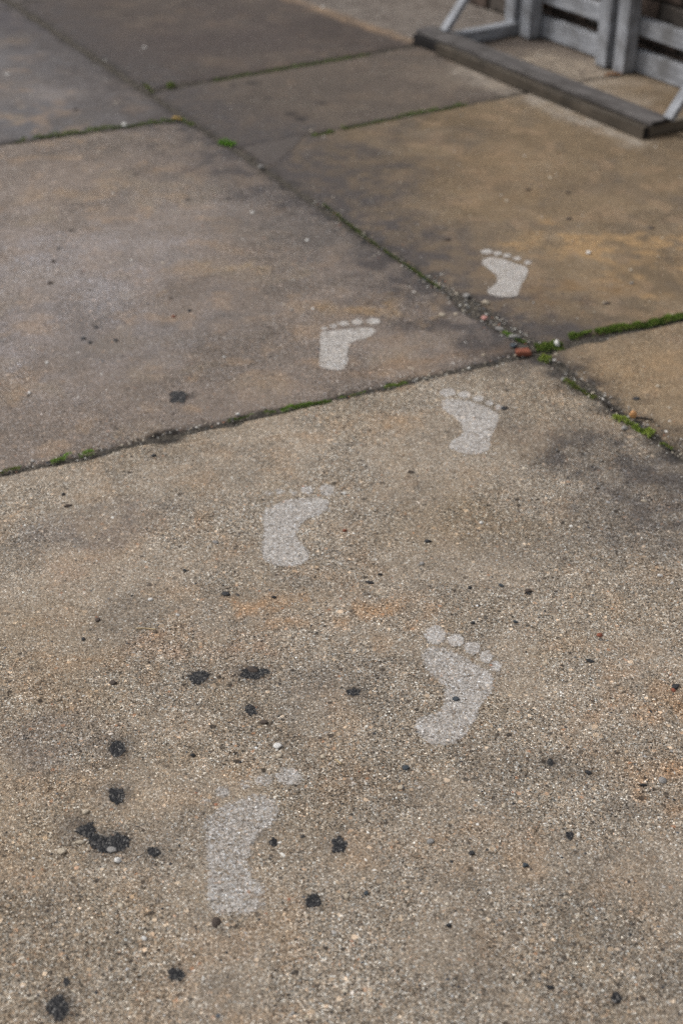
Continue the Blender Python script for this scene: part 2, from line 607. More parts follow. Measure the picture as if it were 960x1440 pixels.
    mixto((1 - sstep(0.0, 0.05, arc + (edge - 0.5) * 0.05)) * 0.6 * (right & (LD.side(x, y) > 0)), (148, 124, 100))
    mixto(blob(x, y, (20, 20), 0.5, 0.35, -0.9, 0.5, 10) * 0.6 * (~right), (82, 78, 80))
    mixto(blob(x, y, (110, 90), 0.35, 0.5, -0.9, 0.5, 11) * 0.3 * (~right), (92, 88, 88))
    # ochre and rust on the left slabs
    L2m = above & ~right
    mixto(blob(x, y, (330, 375), 0.26, 0.07, 0.15, 1.1, 12) * 0.55 * L2m, (148, 128, 104))
    mixto(blob(x, y, (560, 430), 0.28, 0.09, 0.4, 1.1, 13) * 0.55 * L2m, (138, 116, 92))
    mixto(blob(x, y, (600, 508), 0.30, 0.05, 0.4, 0.8, 14) * 0.5 * L2m, (142, 116, 92))
    mixto(blob(x, y, (230, 470), 0.28, 0.10, 0.3, 0.6, 15) * 0.4 * L2m, (116, 109, 105))
    mixto(blob(x, y, (430, 330), 0.28, 0.20, -0.5, 0.6, 16) * 0.5 * L2m, (110, 101, 94))
    mixto(blob(x, y, (90, 380), 0.30, 0.35, 0.3, 0.5, 36) * 0.4 * L2m, (146, 137, 133))
    L1m = ~above & ~right
    mixto(blob(x, y, (470, 855), 0.17, 0.055, 0.1, 1.2, 17) * 0.55 * L1m, (164, 132, 102))
    mixto(blob(x, y, (300, 905), 0.15, 0.05, -0.1, 1.3, 18) * 0.45 * L1m, (162, 136, 114))
    mixto(blob(x, y, (80, 800), 0.16, 0.07, 0.2, 1.2, 19) * 0.4 * L1m, (160, 138, 118))
    mixto(blob(x, y, (480, 610), 0.22, 0.05, 0.4, 1.2, 20) * 0.5 * L1m, (156, 130, 104))
    mixto(blob(x, y, (930, 1060), 0.20, 0.16, 0.1, 1.2, 21) * 0.7 * L1m, (160, 132, 106))
    mixto(blob(x, y, (700, 1180), 0.22, 0.05, 0.1, 1.3, 22) * 0.35 * L1m, (156, 132, 108))
    mixto(blob(x, y, (860, 640), 0.34, 0.14, -0.6, 0.5, 23) * 0.8 * L1m, (88, 81, 76))
    mixto(blob(x, y, (930, 730), 0.24, 0.16, -0.6, 0.5, 24) * 0.7 * L1m, (98, 90, 84))
    mixto(blob(x, y, (420, 960), 0.26, 0.09, 0.0, 0.7, 25) * 0.25 * L1m, (112, 104, 97))
    mixto(blob(x, y, (110, 740), 0.18, 0.10, 0.2, 0.7, 26) * 0.4 * L1m, (116, 107, 102))
    mixto(blob(x, y, (640, 740), 0.22, 0.10, 0.2, 0.7, 27) * 0.4 * L1m, (138, 120, 98))
    mixto(blob(x, y, (60, 1040), 0.16, 0.07, 0.2, 0.7, 28) * 0.35 * L1m, (118, 109, 104))
    R1m = ~above & right
    mixto(blob(x, y, (900, 520), 0.12, 0.14, -0.5, 0.6, 29) * 0.6 * R1m, (148, 124, 96))
    # dirt in a narrow band along every joint
    for k, (nm, wd, am) in enumerate([('A_up', 0.045, 0.72), ('A_lo', 0.09, 0.72), ('B_l', 0.016, 0.5), ('B_r', 0.020, 0.45),
                                      ('C_l', 0.020, 0.55), ('C_r', 0.024, 0.6), ('D', 0.022, 0.6), ('E', 0.03, 0.6)]):
        d, t = segdist(x, y, SEGS[nm][0], SEGS[nm][1])
        e2 = fbm(x * 22 + k, y * 22, 120 + k, 4)
        mixto((1 - sstep(0.0, wd, d + (e2 - 0.45) * wd * 1.3)) * am, (58, 54, 51))
    dX = np.hypot(x - X[0], y - X[1])
    mixto((1 - sstep(0.02, 0.22, dX + (edge - 0.5) * 0.2)) * 0.5, (76, 70, 67))
    # oily blotch on the near joint
    mixto(blob(x, y, (236, 612), 0.046, 0.040, 0.3, 0.4, 30) * 1.3, (36, 33, 31))
    mixto(blob(x, y, (655, 522), 0.03, 0.045, -0.6, 0.6, 31) * 0.6, (78, 66, 62))
    mixto(blob(x, y, (545, 365), 0.07, 0.14, -0.55, 0.5, 32) * 0.5, (74, 68, 66))
    for k, (px, r) in enumerate([((355, 116), .030), ((328, 119), .018), ((378, 137), .018), ((424, 166), .032), ((449, 144), .03), ((410, 160), .03),
                                 ((264, 281), .014), ((191, 245), .014), ((319, 280), .020), ((251, 559), .026), ((270, 556), .018)]):
        mixto(blob(x, y, px, r, r, 0, 0.3, 40 + k) * 0.75, (52, 48, 47))
    for k, (px, r) in enumerate(TAR_SPOTS):
        mixto(blob(x, y, px, r * 1.9, r * 1.9, 0, 0.35, 60 + k) * 0.45, (74, 70, 68))
    return c


TAR_SPOTS = [((110, 1165), .022), ((160, 1190), .024), ((165, 1053), .017), ((163, 1120), .018), ((216, 1197), .011), ((279, 952), .017), ((354, 946), .022), ((353, 999), .014), ((497, 972), .014), ((476, 1188), .013), ((440, 1268), .014), ((248, 1370), .013), ((83, 1415), .016), ((866, 1403), .010), ((773, 1071), .010)]


# ------------------------------------------------------------------ ground and paving slabs
gm = np_mesh('ground', np.array([(-150, -150, -0.03), (150, -150, -0.03), (150, 150, -0.03), (-150, 150, -0.03)]), np.array([[0, 1, 2, 3]]))
tag(link('ground', gm, M['ground']), kind='structure')

pavement = tag(empty('pavement', (0, 0, 0)), kind='structure')


def axis_steps(L, fine):
    """0..L, tight near both ends"""
    e = [0, 0.0025, 0.006, 0.011, 0.018]
    mid = np.linspace(0.026, L - 0.026, max(2, int((L - 0.052) / fine) + 1))
    return np.concatenate([e, mid, [L - v for v in reversed(e)]]) / L


CHIPS = [  # broken stretches of slab edges: centre, radius, depth
    (G2(668, 437), 0.085, 0.022), (G2(716, 468), 0.05, 0.014), (G2(812, 545), 0.05, 0.010), (G2(570, 516), 0.05, 0.007),
    (G2(236, 613), 0.03, 0.008), (G2(660, 508), 0.03, 0.007), (G2(230, 122), 0.04, 0.012), (G2(318, 201), 0.05, 0.014), (G2(60, 25), 0.07, 0.012), (X, 0.05, 0.016)]


def slab(name, quad, gaps, fine, seed, dz=0.0):
    """quad: near-left, near-right, far-right, far-left; gaps: half gaps of near, right, far, left edges"""
    q = [np.asarray(p, float) for p in quad]
    Lu = np.linalg.norm(q[1] - q[0]); Lv = np.linalg.norm(q[3] - q[0])
    us = axis_steps(Lu, fine); vs = axis_steps(Lv, fine)
    U, V = np.meshgrid(us, vs)
    P = (q[0][None, None] * ((1 - U) * (1 - V))[..., None] + q[1] * (U * (1 - V))[..., None] + q[2] * (U * V)[..., None] + q[3] * ((1 - U) * V)[..., None])
    x = P[..., 0].copy(); y = P[..., 1].copy()
    dmin = np.full(x.shape, 9.0)
    for k in range(4):
        a, b = q[k], q[(k + 1) % 4]
        d = (b - a) / np.linalg.norm(b - a)
        nrm = np.array([-d[1], d[0]])            # inward for counter-clockwise quads
        s = (P[..., 0] - a[0]) * nrm[0] + (P[..., 1] - a[1]) * nrm[1]
        tt = (P[..., 0] - a[0]) * d[0] + (P[..., 1] - a[1]) * d[1]
        w = np.exp(-np.clip(s, 0, None) / 0.035)
        j = gaps[k] + (vnoise(tt * 45, tt * 0 + k, seed) - 0.4) * 0.005 + np.clip(fbm(tt * 11, tt * 0 + 9 * k, seed + 5, 3) - 0.56, 0, 1) * 0.045
        for (cpos, r, dep) in CHIPS:
            dd = np.hypot(P[..., 0] - cpos[0], P[..., 1] - cpos[1])
            j = j + dep * np.exp(-(dd / r) ** 2) * (0.4 + 1.0 * vnoise(tt * 60, tt * 0 + 3, seed + 8))
        x += nrm[0] * j * w; y += nrm[1] * j * w
        dmin = np.minimum(dmin, s)
    z = surf(P[..., 0], P[..., 1]) - 0.0055 * np.exp(-(dmin / 0.007) ** 2) - 0.003 * np.exp(-(dmin / 0.025) ** 2) * vnoise(x * 60, y * 60, seed) + dz
    nv, nu = x.shape
    verts = np.stack([x.ravel(), y.ravel(), z.ravel()], 1)
    idx = np.arange(nv * nu).reshape(nv, nu)
    f = np.stack([idx[:-1, :-1].ravel(), idx[:-1, 1:].ravel(), idx[1:, 1:].ravel(), idx[1:, :-1].ravel()], 1)
    rim = np.concatenate([idx[0, :-1], idx[:-1, -1], idx[-1, :0:-1], idx[:0:-1, 0]])
    low = verts[rim].copy(); low[:, 2] = -0.028
    base = len(verts)
    m = len(rim)
    r2 = np.arange(m)
    sk = np.stack([rim, base + r2, base + (r2 + 1) % m, rim[(r2 + 1) % m]], 1)
    verts = np.concatenate([verts, low])
    me = np_mesh(name, verts, np.concatenate([f, sk]), smooth=True)
    add_color(me, 'stain', stain_color(verts[:, 0], verts[:, 1]))
    add_float(me, 'expo', exposure(verts[:, 0], verts[:, 1]))
    return link(name, me, M['concrete'], pavement)


WL, WR = 1.80, 1.65                           # widths of the two columns
A1, A2 = LA_up, LA_lo
left = A1.off(-WL); right = A1.off(WR)
left_lo = A2.off(-WL); right_lo = A2.off(WR)
Bn = LB.off(-2.1)
Cl_far = LC_l.off(1.5); E_far = LE.off(1.35)
SL = {}
SL['L1'] = slab('slab', [left_lo.meet(Bn), A2.meet(Bn), X, left.meet(LB)], (.005, .0045, .0030, .005), 0.0065, 1)
SL['L2'] = slab('slab', [left.meet(LB), X, A1.meet(LC_l), left.meet(LC_l)], (.0030, .002, .004, .005), 0.008, 2)
SL['L3'] = slab('slab', [left.meet(LC_l), A1.meet(LC_l), A1.meet(Cl_far), left.meet(Cl_far)], (.0055, .003, .005, .005), 0.011, 3)
SL['R1'] = slab('slab', [A2.meet(Bn), right_lo.meet(Bn), right.meet(LB), X], (.005, .005, .0075, .0055), 0.009, 4)
SL['R2'] = slab('slab', [X, right.meet(LB), right.meet(LC_r), A1.meet(LC_r)], (.0075, .005, .0055, .003), 0.008, 5)
SL['R3'] = slab('slab', [A1.meet(LC_r), right.meet(LC_r), right.meet(LD), A1.meet(LD)], (.0055, .005, .005, .003), 0.011, 6)
SL['R4'] = slab('slab', [A1.meet(LD), right.meet(LD), right.meet(LE), A1.meet(LE)], (.005, .005, .004, .003), 0.011, 7)
SL['R5'] = slab('slab', [A1.meet(LE), right.meet(LE), right.meet(E_far), A1.meet(E_far)], (.004, .005, .005, .003), 0.014, 8)
# slabs around the ones in view
l2 = left.off(-WL); l2lo = left_lo.off(-WL); r2 = right.off(WR); r2lo = right_lo.off(WR)
for k, qd in enumerate([
        [l2lo.meet(Bn), left_lo.meet(Bn), left.meet(LB), l2.meet(LB)],
        [l2.meet(LB), left.meet(LB), left.meet(LC_l), l2.meet(LC_l)],
        [l2.meet(LC_l), left.meet(LC_l), left.meet(Cl_far), l2.meet(Cl_far)],
        [right_lo.meet(Bn), r2lo.meet(Bn), r2.meet(LB), right.meet(LB)],
        [right.meet(LB), r2.meet(LB), r2.meet(LC_r), right.meet(LC_r)],
        [right.meet(LC_r), r2.meet(LC_r), r2.meet(LE), right.meet(LE)],
        [left.meet(Cl_far), A1.meet(Cl_far), A1.meet(Cl_far.off(1.6)), left.meet(Cl_far.off(1.6))],
        [A1.meet(E_far), right.meet(E_far), right.meet(E_far.off(1.5)), A1.meet(E_far.off(1.5))]]):
    slab('slab', qd, (.005, .005, .005, .005), 0.05, 20 + k)


def joint_filler(nm):
    a, b, hw = SEGS[nm]
    d = (b - a) / np.linalg.norm(b - a); n = np.array([-d[1], d[0]])
    L = np.linalg.norm(b - a)
    s = np.arange(0, L, 0.006); w = np.linspace(-0.045, 0.045, 13)
    S, W = np.meshgrid(s, w)
    x = a[0] + d[0] * S + n[0] * W; y = a[1] + d[1] * S + n[1] * W
    depth = {'A_up': -0.0035, 'A_lo': -0.006, 'B_l': -0.0055, 'B_r': -0.006, 'C_l': -0.005, 'C_r': -0.005, 'D': -0.005, 'E': -0.005}[nm]
    z = depth + (fbm(x * 60, y * 60, 5, 3) - 0.5) * 0.007 + surf(x, y)
    idx = np.arange(S.size).reshape(S.shape)
    f = np.stack([idx[:-1, :-1].ravel(), idx[:-1, 1:].ravel(), idx[1:, 1:].ravel(), idx[1:, :-1].ravel()], 1)
    me = np_mesh('joint_filler', np.stack([x.ravel(), y.ravel(), z.ravel()], 1), f, True)
    link('joint_filler', me, M['soil'], pavement)


for nm in SEGS:
    joint_filler(nm)


# ------------------------------------------------------------------ outlines on the ground
def smooth_closed(pts, sub=6):
    p = np.asarray(pts, float); n = len(p); out = []
    for i in range(n):
        p0, p1, p2, p3 = p[i - 1], p[i], p[(i + 1) % n], p[(i + 2) % n]
        for k in range(sub):
            t = k / sub
            out.append(0.5 * ((2 * p1) + (-p0 + p2) * t + (2 * p0 - 5 * p1 + 4 * p2 - p3) * t * t + (-p0 + 3 * p1 - 3 * p2 + p3) * t ** 3))
    return np.array(out)


def sdf(x, y, poly):
    """signed distance, negative inside"""
    d = np.full(x.shape, 1e9); ins = np.zeros(x.shape, bool)
    n = len(poly)
    for i in range(n):
        a = poly[i]; b = poly[(i + 1) % n]
        dd, _ = segdist(x, y, a, b)
        d = np.minimum(d, dd)
        cond = ((a[1] > y) != (b[1] > y))
        with np.errstate(divide='ignore', invalid='ignore'):
            xi = (b[0] - a[0]) * (y - a[1]) / (b[1] - a[1]) + a[0]
        ins ^= cond & (x < xi)
    return np.where(ins, -d, d)


def patch_mesh(name, poly, step, margin, zfun, cover):
    """A thin skin on the slab inside an outline, with a ragged rim"""
    lo = poly.min(0) - margin; hi = poly.max(0) + margin
    xs = np.arange(lo[0], hi[0] + step, step); ys = np.arange(lo[1], hi[1] + step, step)
    Xg, Yg = np.meshgrid(xs, ys)
    s = sdf(Xg, Yg, poly)
    keep = s < margin
    idx = np.arange(Xg.size).reshape(Xg.shape)
    cell = keep[:-1, :-1] & keep[:-1, 1:] & keep[1:, 1:] & keep[1:, :-1]
    f = np.stack([idx[:-1, :-1][cell], idx[:-1, 1:][cell], idx[1:, 1:][cell], idx[1:, :-1][cell]], 1)
    used, inv = np.unique(f.ravel(), return_inverse=True)
    f = inv.reshape(f.shape)
    x = Xg.ravel()[used]; y = Yg.ravel()[used]; s = s.ravel()[used]
    c = np.array([x.mean(), y.mean()])
    z = zfun(x, y, s)
    me = np_mesh(name, np.stack([x - c[0], y - c[1], z], 1), f, True)
    add_float(me, 'cover', cover(x, y, s))
    return me, (c[0], c[1], 0.0)


def crop_pts(pts, ox, oy, sc):
    return np.array([G2(ox + px * sc, oy + py * sc) for px, py in pts])


def ell(cx, cy, rx, ry, n=14, ang=0.0):
    return [(cx + rx * math.cos(2 * math.pi * k / n), cy + ry * math.sin(2 * math.pi * k / n)) for k in range(n)]


FEET = [
    dict(o=(240, 1040, .25), label='faded white footprint nearest the viewer, its small toes almost worn away', cov=0.60, blur=0.0090,
         sole=[(195, 440), (240, 400), (320, 350), (400, 320), (490, 300), (560, 320), (610, 360), (600, 430), (560, 490), (500, 545), (460, 600), (455, 680), (470, 760), (530, 820), (550, 880), (530, 950), (460, 975), (360, 985), (270, 985), (210, 940), (195, 860), (195, 760), (190, 650), (185, 560), (180, 490)],
         toes=[(660, 205, 78, 56, .92), (520, 225, 64, 42, .58), (420, 250, 45, 35, .48), (290, 295, 46, 38, .70), (195, 350, 36, 28, .52)]),
    dict(o=(520, 840, .2708), label='white right footprint with five round toes between a dark stone and rust stain', cov=0.74, blur=0.0050,
         sole=[(275, 270), (330, 250), (400, 265), (480, 300), (560, 350), (620, 385), (645, 430), (640, 480), (610, 530), (585, 560), (560, 600), (545, 650), (510, 700), (460, 745), (400, 770), (320, 765), (270, 730), (240, 690), (235, 640), (270, 615), (340, 600), (370, 570), (380, 520), (375, 470), (350, 430), (310, 400), (280, 350), (268, 310)],
         toes=[(340, 195, 58, 50, 1.0), (445, 222, 46, 36, 1.0), (532, 262, 46, 34, .92), (603, 307, 37, 32, 1.05), (655, 357, 31, 30, 1.05)]),
    dict(o=(340, 640, .4375), label='white left footprint with two clear toes and three worn ones', cov=0.84, blur=0.0050,
         sole=[(65, 190), (90, 165), (140, 145), (200, 137), (255, 138), (280, 150), (275, 175), (245, 195), (205, 212), (185, 235), (180, 265), (200, 290), (218, 320), (205, 345), (160, 358), (110, 355), (70, 335), (62, 300), (68, 265), (70, 230)],
         toes=[(275, 112, 33, 21, .85), (210, 112, 26, 16, .78), (165, 122, 18, 12, .46), (122, 116, 22, 13, .58), (85, 122, 18, 12, .48)]),
    dict(o=(480, 500, 1 / 3), label='white right footprint just below the moss crossing and the red brick chip', cov=0.86, blur=0.0045,
         sole=[(418, 195), (450, 182), (500, 185), (560, 200), (620, 222), (658, 245), (662, 265), (650, 310), (630, 350), (625, 390), (600, 412), (540, 418), (490, 410), (455, 390), (452, 370), (475, 350), (500, 335), (508, 310), (495, 280), (465, 255), (430, 230)],
         toes=[(447, 156, 40, 20, 1.0), (518, 165, 33, 16, 1.0), (575, 182, 28, 16, 1.0), (623, 201, 23, 13, .82), (660, 219, 19, 13, .82)]),
    dict(o=(420, 330, .375), label='white left footprint on the mauve-grey slab beyond the near mossy joint', cov=0.92, blur=0.0035,
         sole=[(80, 370), (100, 362), (150, 358), (210, 350), (270, 350), (290, 358), (280, 375), (245, 392), (205, 402), (190, 420), (182, 450), (185, 475), (165, 505), (120, 508), (80, 495), (75, 470), (80, 430), (78, 395)],
         toes=[(280, 325, 31, 15, 1.0), (218, 328, 27, 13, 1.0), (170, 334, 23, 11, 1.0), (130, 344, 20, 9, .95), (95, 352, 17, 8, .95)]),
    dict(o=(600, 330, .2708), label='farthest white footprint, on the ochre slab past the long diagonal joint', cov=0.98, blur=0.0030,
         sole=[(290, 135), (330, 122), (390, 130), (450, 150), (510, 170), (525, 190), (515, 225), (495, 255), (482, 290), (470, 318), (420, 328), (360, 325), (318, 310), (312, 295), (335, 275), (360, 250), (362, 225), (340, 200), (305, 175), (285, 155)],
         toes=[(310, 93, 38, 16, 1.05), (366, 102, 27, 13, 1.0), (416, 113, 27, 13, 1.0), (466, 129, 27, 12, 1.0), (522, 149, 26, 12, 1.0)]),
]


def paint_z(x, y, s):
    return surf(x, y) + 0.0006


FOOT_POLYS = []
for F in FEET:
    sole = smooth_closed(crop_pts(F['sole'], *F['o']), 4)
    c = sole.mean(0)
    root = empty('painted_footprint', (c[0], c[1], float(surf(c[0], c[1]))))
    tag(root, F['label'], 'footprint', 'white footprints painted on the slabs')
    bl = F['blur']

    def cover_fn(v, bl=bl):
        return lambda x, y, s: v * (1 - sstep(-bl, bl, s + (fbm(x * 200, y * 200, 8, 3) - 0.5) * 0.006)) - 0.6 * sstep(-bl, bl, s)
    me, loc = patch_mesh('sole', sole, 0.003, 0.006, paint_z, cover_fn(F['cov']))
    link('sole', me, M['paint'], root, loc)
    FOOT_POLYS.append((sole, F['cov']))
    for (cx, cy, rx, ry, cv) in F['toes']:
        if F['cov'] > 0.8:
            rx *= 0.86; ry *= 0.9
        tp = smooth_closed(crop_pts(ell(cx, cy, rx, ry), *F['o']), 2)
        me, loc = patch_mesh('toe', tp, 0.0025, 0.005, paint_z, cover_fn(cv))
        link('toe', me, M['paint'], root, loc)
        FOOT_POLYS.append((tp, cv))

# ------------------------------------------------------------------ tar patches
TAR = [  # outline (crop points, crop) or ellipse in photo pixels, label
    ([(400, 660), (440, 620), (490, 590), (520, 620), (540, 670), (560, 695), (620, 705), (690, 680), (730, 720), (745, 780), (720, 810), (640, 825), (560, 805), (510, 755), (460, 715), (410, 690)], (0, 1000, .25), 'largest black tar patch, a long bent blotch left of the nearest footprint'),
    (ell(662, 215, 62, 52), (0, 1000, .25), 'upper of two small tar spots above the long bent tar blotch'),
    (ell(655, 480, 62, 60), (0, 1000, .25), 'ragged tar spot directly above the right end of the bent blotch'),
    (ell(865, 790, 42, 34), (0, 1000, .25), 'small round tar spot just right of the long bent blotch'),
    (ell(420, 100, 30, 22), (60, 900, .5208), 'left of the two dark tar spots above the nearest footprint'),
    ([(520, 95), (545, 72), (575, 66), (610, 75), (625, 88), (600, 98), (575, 112), (545, 106)], (60, 900, .5208), 'ragged wide tar spot under a brown stone above the nearest footprint'),
    (ell(562, 190, 20, 18), (60, 900, .5208), 'faint tar spot beside the flat brown stone'),
    (ell(840, 138, 24, 13), (60, 900, .5208), 'flat oval tar spot between the two nearest footprints'),
    (ell(800, 552, 25, 26), (60, 900, .5208), 'round tar spot right of the nearest footprint\'s arch'),
    (ell(622, 545, 15, 13), (60, 900, .5208), 'tiny tar spot touching the inner side of the nearest footprint'),
    (ell(800, 910, 55, 46), (240, 1040, .25), 'tar spot right of the nearest footprint\'s heel'),
    (ell(495, 260, 28, 24), (0, 1240, .5), 'tar spot below the heel of the nearest footprint'),
    (ell(165, 352, 34, 40), (0, 1240, .5), 'blurred tar spot lowest on the near slab\'s corner'),
    (ell(186, 280, 12, 12), (0, 1240, .5), 'tiny tar spot just above the lowest blurred tar spot'),
    (ell(772, 606, 16, 22), (480, 1100, .5), 'upright tar spot low on the near slab, far from the footprints'),
    (ell(640, 150, 13, 14), (480, 1100, .5), 'tar spot on the rusty patch below the right-foot print'),
    (ell(318, 1272, 18, 22), (680, 700, .2917), 'brownish tar spot right of the round-toed footprint\'s heel'),
    (ell(430, 272, 26, 20), (0, 400, .5833), 'tar spot on the mauve-grey slab above the oily joint blotch'),
    (ell(215, 452, 22, 18), (680, 700, .2917), 'dark tar spot on the near slab above the red chip'),
]
TAR_POLYS = []
for k, (pts, o, lab) in enumerate(TAR):
    poly = smooth_closed(crop_pts(pts, *o), 3)
    c = poly.mean(0)
    r = np.sqrt(np.mean(np.sum((poly - c) ** 2, 1)))
    rag = 0.35 * r
    out = poly - c
    ph = np.arctan2(out[:, 1], out[:, 0])
    poly = c + out * (0.46 + 0.72 * fbm(np.cos(ph) * 2.0 + k * 5, np.sin(ph) * 2.0, 300 + k, 4))[:, None]

    def zf(x, y, s, k=k):
        body = 1 - sstep(-0.006, 0.002, s)
        return surf(x, y) + 0.0005 + body * (0.0003 + 0.0016 * np.clip(fbm(x * 170, y * 170, 400 + k, 3) - 0.35, 0, 1))

    def cv(x, y, s, r=r):
        return 1.2 * (1 - sstep(-0.42 * r, 0.36 * r, s))
    me, loc = patch_mesh('tar_patch', poly, 0.0014, 0.42 * r, zf, cv)
    o_ = link('tar_patch', me, M['tar'], None, loc)
    tag(o_, lab, 'tar', 'black tar spots on the concrete')
    TAR_POLYS.append((poly, r))


# ------------------------------------------------------------------ grit: sand grains and fine stones standing out of the concrete
def make_grit(n, coarse=False, pts=None):
    y = 0.85 + rng.random(n * 3) ** 1.5 * 4.6
    x = (rng.random(n * 3) * 2 - 1) * (0.45 + 0.235 * y)
    x = x[:n * 2]; y = y[:n * 2]
    d = np.full(x.shape, 9.0)
    for nm, (a, b, hw) in SEGS.items():
        dd, _ = segdist(x, y, a, b)
        d = np.minimum(d, dd)
    ok = (d > 0.014) & ((LB.side(x, y) < 0) | (rng.random(len(x)) < (1.0 if coarse else 0.4)))
    x = x[ok][:n]; y = y[ok][:n]
    if pts is not None:
        x, y = pts
    m = len(x)
    size = 0.0005 + 0.0009 * rng.random(m) ** 2.2 + 0.0022 * (rng.random(m) > 0.975) * rng.random(m)
    if coarse:
        size = 0.0012 + 0.0016 * rng.random(m) ** 2 + 0.0022 * (rng.random(m) > 0.93) * rng.random(m)
    tint = stain_color(x, y)
    u = rng.random(m)
    fac = np.where(u < 0.27, 0.22 + 0.25 * rng.random(m), np.where(u < 0.70, 0.75 + 0.6 * rng.random(m), np.where(u < 0.93, 1.35 + 0.7 * rng.random(m), 2.1 + 1.2 * rng.random(m))))
    tint = tint * fac[:, None]
    hi = fac > 1.3
    tint[hi] = tint[hi] * 0.45 + tint[hi].mean(1, keepdims=True) * 0.55
    hu = rng.random(m)[:, None]
    tint = np.where(hu < 0.035, tint * np.array([1.25, 0.9, 0.68]), np.where(hu < 0.2, tint * np.array([0.88, 0.99, 1.12]), tint))
    if coarse:
        pal = np.array([(.62, .60, .56), (.50, .44, .35), (.03, .031, .035), (.05, .045, .042), (.022, .022, .024), (.26, .12, .07), (.34, .32, .30), (.09, .10, .115)])
        tint = pal[rng.choice(8, m, p=[.16, .17, .20, .15, .12, .04, .08, .08])] * (0.75 + 0.5 * rng.random((m, 1)))
    for poly, cvv in FOOT_POLYS:
        lo = poly.min(0) - .004; hi = poly.max(0) + .004
        box = np.where((x > lo[0]) & (x < hi[0]) & (y > lo[1]) & (y < hi[1]))[0]
        if len(box) == 0: continue
        ins = box[sdf(x[box], y[box], poly) < -0.001]
        pick = ins[rng.random(len(ins)) < cvv * 0.7]
        w = (0.45 + 0.35 * rng.random(len(pick)))[:, None]
        tint[pick] = tint[pick] * (1 - w) + np.array([0.47, 0.435, 0.40]) * w
    keep = np.ones(m, bool)
    for poly, r in TAR_POLYS:
        lo = poly.min(0); hi = poly.max(0)
        box = np.where((x > lo[0]) & (x < hi[0]) & (y > lo[1]) & (y < hi[1]))[0]
        if len(box) == 0: continue
        s = sdf(x[box], y[box], poly)
        ins = box[s < -0.1 * r]
        keep[ins[rng.random(len(ins)) < 0.93]] = False
    x, y, size, tint = x[keep], y[keep], size[keep], np.clip(tint[keep], 0.008, 0.85)
    m = len(x)
    K = 5
    ang = (np.arange(K) / K * 2 * math.pi)[None] + rng.random((m, 1)) * 6.28 + (rng.random((m, K)) - .5) * 0.7
    rad = size[:, None] * (0.7 + 0.6 * rng.random((m, K)))
    st = 0.75 + 0.5 * rng.random((m, 1)); ta = rng.random((m, 1)) * 3.14
    vx = rad * np.cos(ang) * st; vy = rad * np.sin(ang) / st
    rx = vx * np.cos(ta) - vy * np.sin(ta); ry = vx * np.sin(ta) + vy * np.cos(ta)
    z0 = surf(x, y)
    hgt = size * (0.35 + 0.55 * rng.random(m))
    V = np.zeros((m, K + 1, 3), np.float32)
    V[:, :K, 0] = x[:, None] + rx; V[:, :K, 1] = y[:, None] + ry
    V[:, :K, 2] = (z0 - 0.0002)[:, None]
    V[:, K, 0] = x + (rng.random(m) - .5) * size * 0.8; V[:, K, 1] = y + (rng.random(m) - .5) * size * 0.8; V[:, K, 2] = z0 + hgt
    bse = (np.arange(m) * (K + 1))[:, None, None]
    tri = np.array([[k, (k + 1) % K, K] for k in range(K)])[None]
    f = (bse + tri).reshape(-1, 3)
    me = np_mesh('grit', V.reshape(-1, 3), f)
    add_color(me, 'tint', np.repeat(tint, K + 1, 0))
    o_ = link('grit', me, M['grit'], pavement)
    o_['kind'] = 'stuff'


make_grit(150000)
make_grit(7000, True)
# crumbs packed into the broken stretches of the joints
cx, cy = [], []
for (pa, pb, wd_, k_) in [((600, 390), (750, 487), .020, 420), ((765, 500), (960, 640), .014, 260), ((480, 557), (740, 497), .009, 160), ((0, 664), (330, 588), .009, 160), ((440, 282), (600, 392), .010, 140)]:
    a_, b_ = G2(*pa), G2(*pb)
    t_ = rng.random(k_)[:, None]; w_ = rng.normal(0, wd_, (k_, 1))
    d_ = (b_ - a_) / np.linalg.norm(b_ - a_)
    q_ = a_ + (b_ - a_) * t_ + np.array([-d_[1], d_[0]]) * w_
    cx.append(q_[:, 0]); cy.append(q_[:, 1])
make_grit(1, True, (np.concatenate(cx), np.concatenate(cy)))


# ------------------------------------------------------------------ stones
def lump_mesh(name, seed, sub=2, rough=0.35, facet=False):
    bm = bmesh.new()
    bmesh.ops.create_icosphere(bm, subdivisions=sub, radius=1.0)
    r = random.Random(seed)
    cuts = [Vector((r.uniform(-1, 1), r.uniform(-1, 1), r.uniform(-.6, 1))).normalized() for _ in range(7)]
    cd = [r.uniform(0.35, 0.8) for _ in cuts] if facet else [r.uniform(0.42, 0.85) for _ in cuts]
    for v in bm.verts:
        p = v.co.copy()
        for c_, d_ in zip(cuts, cd):
            k = p.dot(c_) - d_
            if k > 0:
                p -= c_ * k * 0.9
        v.co = p * (1 + rough * 0.3 * (r.random() - 0.5))
    me = bpy.data.meshes.new(name)
    bm.to_mesh(me); bm.free()
    if not facet:
        for p_ in me.polygons: p_.use_smooth = True
    return me


LUMPS = [lump_mesh('stone', 60 + k) for k in range(6)]
_lump_cache = {}


def stone(name, px, rx, ry, rz, mat, parent=None, ang=None, sink=0.35, k=None, z=None):
    """rx, ry, rz: half sizes in metres"""
    p = G2(*px)
    k = random.randrange(6) if k is None else k
    key = (k, mat)
    if key not in _lump_cache:
        me = LUMPS[k].copy(); me.materials.clear(); me.materials.append(M[mat]); _lump_cache[key] = me
    zz = float(surf(p[0], p[1])) if z is None else z
    o_ = link(name, _lump_cache[key], None, parent, (p[0], p[1], zz + rz * (1 - 2 * sink)))
    o_.scale = (rx, ry, rz)
    o_.rotation_euler = (0, 0, random.uniform(0, 3.14) if ang is None else ang)
    return o_


